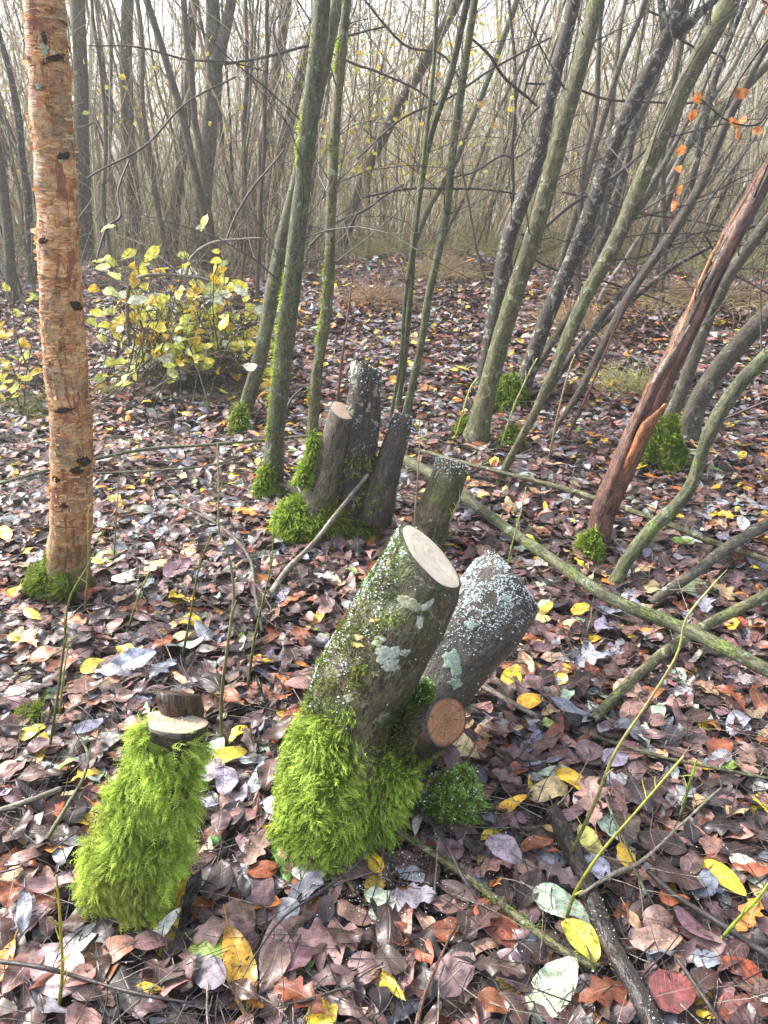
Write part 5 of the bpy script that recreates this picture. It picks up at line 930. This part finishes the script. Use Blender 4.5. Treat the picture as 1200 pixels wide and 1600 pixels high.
# ------------------------------------------------------------ leaf litter
# hand placed leaves (x0, y0, x1, y1, width px, kind, colour, label)
HERO = [
 (172, 1052, 244, 1024, 34, 1, (.30, .33, .42), 'blue grey oval leaf lying alone below the birch foot'),
 (238, 1495, 292, 1368, 42, 1, (.55, .36, .02), 'long mustard leaf resting on the low shaggy stump foot'),
 (232, 1490, 282, 1430, 20, 0, (.50, .50, .42), 'whitish narrow leaf lying across the mustard leaf'),
 (88, 1506, 165, 1455, 34, 0, (.45, .44, .40), 'pale grey willow leaf in the bottom left'),
 (306, 1475, 366, 1540, 54, 1, (.30, .42, .06), 'lime green leaf with a torn edge at the bottom'),
 (362, 1462, 396, 1590, 46, 0, (.48, .26, .02), 'orange and yellow long leaf beside the lime green one'),
 (436, 1590, 428, 1440, 58, 0, (.33, .22, .20), 'long pinkish leaf with pale midrib at the bottom centre'),
 (452, 1480, 565, 1470, 78, 3, (.30, .17, .15), 'big pinkish oak leaf with round lobes at the bottom centre'),
 (352, 1548, 300, 1500, 38, 1, (.17, .14, .17), 'grey purple round leaf beneath the lime green leaf'),
 (420, 1450, 470, 1425, 44, 2, (.36, .37, .38), 'silver round leaf in front of the big mossy stump foot'),
 (372, 1360, 405, 1408, 40, 1, (.30, .30, .34), 'grey leaf sprinkled with frost between the two mossy stumps'),
 (432, 1330, 458, 1385, 20, 1, (.14, .30, .05), 'fresh green leaf tucked under the big moss skirt'),
 (455, 1365, 510, 1372, 26, 0, (.44, .48, .40), 'pale greenish leaf flat under the big moss skirt'),
 (560, 1345, 612, 1372, 34, 4, (.66, .42, .02), 'bright yellow birch leaf in front of the big stump'),
 (572, 1398, 605, 1425, 24, 1, (.30, .38, .28), 'frosted sage green leaf below the bright yellow birch leaf'),
 (488, 1618, 520, 1568, 44, 1, (.68, .46, .02), 'yellow leaf cut by the bottom edge'),
 (832, 1398, 925, 1444, 40, 1, (.36, .46, .34), 'mint green leaf right of the mossy stick'),
 (830, 1586, 898, 1515, 52, 1, (.40, .48, .32), 'large pale mint leaf at the bottom right'),
 (884, 1448, 934, 1506, 44, 2, (.42, .38, .04), 'yellow round leaf with green flecks on the mossy stick end'),
 (1096, 1352, 1164, 1408, 34, 1, (.70, .50, .03), 'clean yellow oval leaf at the right, above the corner pole'),
 (1142, 1338, 1204, 1402, 32, 1, (.46, .48, .36), 'pale leaf right of the clean yellow oval leaf'),
 (1018, 1562, 1082, 1556, 60, 2, (.17, .045, .04), 'glossy maroon round leaf at the bottom right'),
 (742, 1422, 818, 1490, 50, 1, (.24, .06, .03), 'red brown leaf folded beside the mossy stick'),
 (766, 1318, 816, 1352, 42, 4, (.30, .24, .28), 'greyish mauve leaf with frost right of the mossy stick top'),
 (915, 1330, 948, 1392, 36, 1, (.32, .33, .42), 'lilac grey leaf on top of the dark frosted log'),
 (942, 1282, 998, 1322, 46, 4, (.36, .46, .38), 'pale mint leaf beside the yellow curving shoots'),
 (966, 1328, 992, 1372, 28, 1, (.58, .36, .03), 'mottled yellow leaf between the two yellow shoots'),
 (905, 1300, 940, 1348, 30, 1, (.50, .46, .12), 'olive yellow leaf left of the mint leaf'),
 (702, 1170, 750, 1192, 36, 4, (.62, .50, .26), 'cream birch leaf under the orange sawn stub'),
 (772, 1275, 822, 1256, 16, 0, (.68, .38, .02), 'narrow amber leaf right of the round frosted moss cushion'),
 (632, 1222, 648, 1276, 15, 0, (.60, .30, .02), 'upright amber leaf between the big stump and the moss cushion'),
 (646, 1308, 658, 1275, 14, 0, (.52, .50, .38), 'small pale leaf under the upright amber leaf'),
 (788, 1080, 806, 1050, 30, 1, (.64, .46, .04), 'yellow curled leaf right of the frosted leaning stem'),
 (812, 1108, 846, 1096, 26, 2, (.64, .36, .03), 'orange yellow leaf right of the orange sawn stub'),
 (958, 1076, 1014, 1092, 46, 4, (.46, .28, .20), 'salmon pink leaf resting on the pale olive log end'),
 (1066, 930, 1098, 916, 28, 2, (.40, .44, .24), 'pale round leaf near the grey log end'),
 (896, 966, 918, 952, 20, 2, (.68, .38, .03), 'orange leaf behind the frosted leaning stem'),
 (906, 1188, 938, 1170, 40, 1, (.16, .10, .10), 'dark plum leaf standing up left of the pale green twig'),
 (948, 1200, 976, 1180, 34, 2, (.24, .20, .26), 'mauve round leaf near the pale green twig'),
 (14, 1000, 58, 1000, 22, 1, (.55, .50, .03), 'yellow green leaf at the left border below the birch'),
 (128, 1058, 168, 1040, 26, 1, (.62, .50, .04), 'yellow leaf left of the blue grey oval leaf'),
 (38, 960, 66, 972, 14, 0, (.66, .48, .04), 'narrow yellow leaf left of the birch foot'),
 (-6, 830, 18, 846, 20, 2, (.66, .46, .03), 'golden leaf at the left border level with the birch foot'),
 (283, 970, 318, 982, 28, 4, (.62, .48, .03), 'yellow leaf behind the dark green shoot'),
 (325, 1195, 388, 1175, 24, 1, (.62, .48, .03), 'crumpled yellow leaf right of the low shaggy stump top'),
 (308, 1222, 348, 1195, 44, 1, (.28, .23, .25), 'mauve veined leaf touching the low shaggy stump'),
 (392, 1248, 412, 1200, 22, 1, (.30, .33, .38), 'steel grey leaf left of the big moss skirt'),
 (262, 905, 300, 885, 34, 1, (.15, .08, .10), 'plum leaf on the litter between the birch and the grey branch'),
 (100, 968, 138, 978, 30, 1, (.34, .14, .05), 'chestnut leaf curled at the birch foot'),
 (46, 1034, 90, 1028, 34, 1, (.34, .09, .02), 'orange red leaf left of the leaning olive shoot'),
 (-10, 1095, 70, 1080, 30, 1, (.26, .18, .17), 'long mauve leaf at the left border'),
 (52, 1200, 70, 1150, 28, 1, (.50, .30, .03), 'ochre leaf near the straggly yellow moss patch'),
 (148, 1178, 178, 1168, 26, 4, (.42, .42, .44), 'pale grey leaf left of the low shaggy stump top'),
 (40, 1320, 66, 1275, 26, 1, (.44, .40, .38), 'pale upright leaf near the tan snapped stick'),
 (10, 1458, 90, 1408, 62, 1, (.26, .18, .19), 'big mauve leaf at the lower left'),
 (120, 1560, 60, 1480, 60, 2, (.24, .17, .18), 'broad plum leaf under the long dark twig'),
 (160, 1500, 215, 1480, 50, 2, (.24, .12, .08), 'brown crinkled leaf right of the pale grey willow leaf'),
 (1120, 1600, 1200, 1560, 44, 1, (.18, .07, .06), 'deep red leaf in the bottom right corner'),
 (770, 1500, 830, 1560, 44, 1, (.13, .09, .11), 'dark violet leaf beside the large pale mint leaf'),
 (548, 1540, 590, 1500, 44, 2, (.26, .16, .15), 'soft brown leaf right of the big oak leaf'),
 (680, 1560, 740, 1500, 50, 2, (.20, .13, .13), 'dull plum leaf right of the dark red stick'),
 (30, 1160, 72, 1140, 22, 2, (.58, .50, .04), 'small lemon leaf at the straggly moss patch'),
 (210, 915, 172, 905, 22, 0, (.50, .50, .40), 'cream narrow leaf right of the birch foot'),
 (700, 960, 720, 940, 26, 2, (.34, .20, .16), 'brown leaf glimpsed between the sawn stem and the frosted stem'),
]
keys = list(PAL); W_near = dict(purple=.21, pinkish=.13, dark=.24, rust=.09, grey=.09, pale=.03, yellow=.025, green=.005, black=.14, orange=.015, palegreen=.015, tan=.04)
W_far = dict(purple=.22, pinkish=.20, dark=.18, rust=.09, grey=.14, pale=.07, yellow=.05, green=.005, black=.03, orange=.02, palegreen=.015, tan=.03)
def litter(n, y0, y1, nu, nv, wts, Lr, veins, z1=.03, tilt=.24):
    yy = np.sqrt(rng.random(n) * (y1 ** 2 - y0 ** 2) + y0 ** 2) if y0 > 2 else rng.uniform(y0, y1, n)
    if y0 < 2: yy = y0 + (y1 - y0) * rng.random(n) ** .8
    x = rng.uniform(-1, 1, n) * (.72 * yy + .8)
    p = np.array([wts[k] for k in keys]); c = rng.choice(len(keys), n, p=p / p.sum()); kind = rng.choice(5, n, p=[.26, .44, .14, .10, .06])
    L = rng.uniform(*Lr, n); asp = np.where(kind == 0, .30, np.where(kind == 1, .48, np.where(kind == 2, .72, np.where(kind == 3, .55, .75)))) * rng.uniform(.85, 1.15, n)
    L = np.where(kind == 0, L * 1.2, np.where(kind == 2, L * .72, np.where(kind == 3, L * 1.25, np.where(kind == 4, L * .6, L))))
    col = np.array([PAL[k] for k in keys])[c] * rng.uniform(.65, 1.35, (n, 1)) * (1 + rng.normal(0, .06, (n, 3)))
    nrm = np.stack([rng.normal(0, tilt, n), rng.normal(0, tilt, n), np.ones(n)], 1)
    pos = np.stack([x, yy, gz(x, yy) + rng.random(n) ** 1.3 * z1], 1)
    return dict(pos=pos, nrm=nrm, yaw=rng.uniform(0, 6.283, n), L=L, W=L * asp, kind=kind, col=col, c=c, nu=nu, nv=nv)
def emit(mb, d, sel, nu, nv, **k):
    leaves(mb, d['pos'][sel], d['nrm'][sel], d['yaw'][sel], d['L'][sel], d['W'][sel], d['kind'][sel], np.clip(d['col'][sel], 0, .9), nu=nu, nv=nv, **k)
stemxy = [(G(105, 920), .12), (G(512, 1310), .10), (G(215, 1385), .09)]
def clear(d):
    ok = np.ones(len(d['pos']), bool)
    for g, r in stemxy: ok &= np.hypot(d['pos'][:, 0] - g[0], d['pos'][:, 1] - g[1] - .02) > r * .75
    for P_, r_ in STK:
        if r_.max() < .0045 or P_[:, 1].min() > 4: continue
        for q, rr in zip(P_[::2], r_[::2]):
            if q[2] - r_.max() > float(gz(q[0], q[1])) + .05: continue
            dd = np.hypot(d['pos'][:, 0] - q[0], d['pos'][:, 1] - q[1]); ok &= ~((dd < rr + .018) & (rng.random(len(ok)) < .6))
    for h in HERO:
        m_ = (G(h[0], h[1]) + G(h[2], h[3])) / 2; ok &= ~((np.hypot(d['pos'][:, 0] - m_[0], d['pos'][:, 1] - m_[1]) < .026) & (d['pos'][:, 2] - gz(d['pos'][:, 0], d['pos'][:, 1]) > .010))
    return ok
A = litter(13500, .45, 3.0, 10, 5, W_near, (.05, .105), True); okA = clear(A)
px_, py_ = proj_(A['pos']); dep = A['pos'][:, 1] * cp + (CH - A['pos'][:, 2]) * sp
zrel = A['pos'][:, 2] - gz(A['pos'][:, 0], A['pos'][:, 1]); score = A['L'] * A['W'] / dep ** 2 * (zrel > .014)
vis = okA & (px_ > 10) & (px_ < 1190) & (py_ > 700) & (py_ < 1590); cand = np.where(vis)[0]
# keep the largest that lie on top and apart from each other
order = cand[np.argsort(-score[cand])]; pick = []
for i in order:
    if all((px_[i] - px_[j]) ** 2 + (py_[i] - py_[j]) ** 2 > (A['L'][i] / dep[i] * F * .55) ** 2 for j in pick): pick.append(i)
    if len(pick) >= 225: break
pick = np.array(pick); rest = okA.copy(); rest[pick] = False
A['pos'][pick, 2] += .012; A['nrm'][pick, :2] *= .6
mb = MB(); emit(mb, A, rest, 10, 5, serr=.05); 
B = litter(31000, 2.8, 7.2, 5, 3, W_far, (.05, .10), False, .025, .28); okB = clear(B); emit(mb, B, okB, 5, 3, stalk=False)
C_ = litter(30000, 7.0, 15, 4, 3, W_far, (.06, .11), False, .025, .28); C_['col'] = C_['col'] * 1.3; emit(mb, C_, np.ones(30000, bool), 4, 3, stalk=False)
mb.build('leaf_litter', M['leaf'], None, origin=(0, 0, 0), label='carpet of wet brown, purple and grey fallen leaves covering the forest floor', cat='leaf litter', kind='stuff')
LM = [(105, 920, 'the orange birch'), (225, 1330, 'the low shaggy stump'), (512, 1330, 'the big mossy stump foot'), (708, 1260, 'the round frosted moss cushion'), (800, 980, 'the frosted leaning stem'), (345, 1100, 'the tall green shoot'), (76, 1150, 'the leaning olive shoot'),
      (400, 920, 'the bent grey branch'), (770, 1400, 'the mossy green stick'), (940, 1460, 'the dark frosted log'), (1100, 1435, 'the dark corner pole'), (900, 1300, 'the yellow curving shoots'), (1040, 1020, 'the pale olive log'), (1060, 940, 'the long lichen pole'), (930, 850, 'the red split trunk'), (1060, 800, 'the pale green curved stem'),
      (160, 1540, 'the long dark twig'), (92, 1480, 'the mustard twig'), (480, 1460, 'the bent dark twig'), (675, 1530, 'the dark red stick'), (1000, 1180, 'the pale green twig'), (1010, 1340, 'the crusty grey twig'), (130, 1230, 'the crusty lichen twig'), (480, 800, 'the mossy middle stems'), (690, 850, 'the short frosted stump'), (240, 720, 'the thin lichen branch'), (560, 1000, 'the leaning sawn stem'), (470, 860, 'the pale leaning stick')]
CW = dict(purple='purplish', pinkish='pinkish brown', dark='dark brown', rust='rust red', grey='silver grey', pale='whitish', yellow='yellow', green='green', black='blackish', orange='orange', palegreen='pale green', tan='tan')
KW = ['long narrow', 'oval', 'roundish', 'lobed', 'pointed']
def near_lm(x, y, avoid=None):
    a = sorted(LM, key=lambda q: (q[0] - x) ** 2 + (q[1] - y) ** 2)[0]; dx, dy = x - a[0], y - a[1]
    rel = ('right of' if dx > 0 else 'left of') if abs(dx) > abs(dy) else ('in front of' if dy > 0 else 'behind')
    return rel + ' ' + a[2]
grp = {}
for i in pick:
    big = 'large' if A['L'][i] > .09 else 'small' if A['L'][i] < .055 else ''
    s = f"{big} {CW[keys[A['c'][i]]]} {KW[A['kind'][i]]} leaf {near_lm(px_[i], py_[i])}".strip(); grp.setdefault(s, []).append(i)
def finish_labels(grp, px_, py_):
    out = {}
    for s, l in grp.items():
        if len(l) == 1: out[l[0]] = s; continue
        spx = max(px_[l]) - min(px_[l]); spy = max(py_[l]) - min(py_[l]); o = sorted(l, key=lambda i: px_[i] if spx > spy else -py_[i])
        names = (['leftmost', 'rightmost'] if len(l) == 2 else ['leftmost', 'middle', 'rightmost'] if len(l) == 3 else ['leftmost', 'second', 'third', 'fourth', 'fifth', 'sixth', 'seventh', 'eighth', 'ninth']) if spx > spy else (['nearest', 'farther'] if len(l) == 2 else ['nearest', 'middle', 'farthest'] if len(l) == 3 else ['nearest', 'second', 'third', 'fourth', 'fifth', 'sixth', 'seventh', 'eighth', 'ninth'])
        for k, i in enumerate(o): out[i] = names[min(k, len(names) - 1)] + ' ' + s
    return out
labs = finish_labels(grp, px_, py_)
for i in pick:
    l = MB(); emit(l, A, np.array([i]), 16, 7, serr=.04, curl=.22); l.build('fallen_leaf', M['leaf'], None, label=labs[i], cat='leaf', group='fallen leaves on the forest floor')
for x0, y0, x1, y1, wp, kd, c, lab in HERO:
    a, b = G(x0, y0, .022), G(x1, y1, .022); mid = (a + b) / 2; mid[2] += .016; L = float(np.linalg.norm(b - a)); L = min(L, .16); ang = math.atan2(b[1] - a[1], b[0] - a[0])
    W_ = wr(mid, wp / 2) * 2 * (1 + .35 * abs(math.cos(ang)) ** 2); l = MB()
    leaves(l, mid[None], np.array([[rng.normal(0, .12), -.12 + rng.normal(0, .12), 1.]]), np.array([ang]), [L], [min(W_, L * .85)], [kd], [c], nu=22, nv=9, curl=.12, fold=.12, serr=.03 if kd != 4 else .08, wave=.03)
    l.build('fallen_leaf', M['leaf'], None, label=lab, cat='leaf', group='fallen leaves on the forest floor')
# small debris among the leaves
n = 9500; y = .5 + 5 * rng.random(n) ** 1.2; x = rng.uniform(-1, 1, n) * (.6 * y + .4); p = np.stack([x, y, gz(x, y) + rng.uniform(.008, .035, n)], 1)
mb = MB(); bris(mb, p, np.stack([rng.normal(0, 1, n), rng.normal(0, 1, n), rng.normal(0, .12, n)], 1), rng.uniform(.03, .20, n), rng.uniform(.0005, .002, n), S=5, bend=.35, sides=4, taper=.5); mb.build('twig_litter', M['darktwig'], None, origin=(0, 1, 0), label='fine dark twigs scattered among the fallen leaves', cat='twigs', kind='stuff')
n = 550; y = .7 + 4 * rng.random(n) ** 1.2; x = rng.uniform(-1, 1, n) * (.6 * y + .4); p = np.stack([x, y, gz(x, y) + rng.uniform(.015, .04, n)], 1)
mb = MB(); bris(mb, p, np.stack([rng.normal(0, 1, n), rng.normal(0, 1, n), rng.normal(0.1, .15, n)], 1), rng.uniform(.05, .3, n), rng.uniform(.0008, .002, n), S=5, bend=.35, sides=4, taper=.5); mb.build('pale_twig_litter', M['pale'], None, origin=(0, 1, 0), label='fine pale twigs and grass stalks scattered on the litter', cat='twigs', kind='stuff')
# hail grains on the litter before the stump
g0 = G(610, 1400); n = 900; x = g0[0] + rng.normal(0, .10, n); y = g0[1] + rng.normal(0, .055, n); extra = 500; x = np.concatenate([x, rng.uniform(-.5, .7, extra)]); y = np.concatenate([y, rng.uniform(.9, 1.7, extra)])
mb = MB(); grains(mb, np.stack([x, y, gz(x, y) + rng.uniform(.022, .036, len(x))], 1), .0011); mb.build('hail_grains', M['frost'], None, origin=g0, label='white frost grains sprinkled over the leaves before the big stump', cat='frost', kind='stuff')
# ------------------------------------------------------------ misty air
HAZE = 0.005
if HAZE:
    m = bpy.data.materials.new('misty_air'); m.use_nodes = True; n = m.node_tree; n.nodes.clear(); o = n.nodes.new('ShaderNodeOutputMaterial'); v = n.nodes.new('ShaderNodeVolumePrincipled')
    v.inputs['Color'].default_value = (.95, .95, .92, 1); v.inputs['Density'].default_value = HAZE; v.inputs['Anisotropy'].default_value = .45; n.links.new(v.outputs[0], o.inputs['Volume'])
    bpy.ops.mesh.primitive_cube_add(size=1); h = bpy.context.object; h.name = 'haze'; h.scale = (150, 160, 14); h.location = (0, 15, 5.5); h.data.materials.append(m); h['kind'] = 'stuff'
for o in sc.objects:
    if '_o' in o: del o['_o']
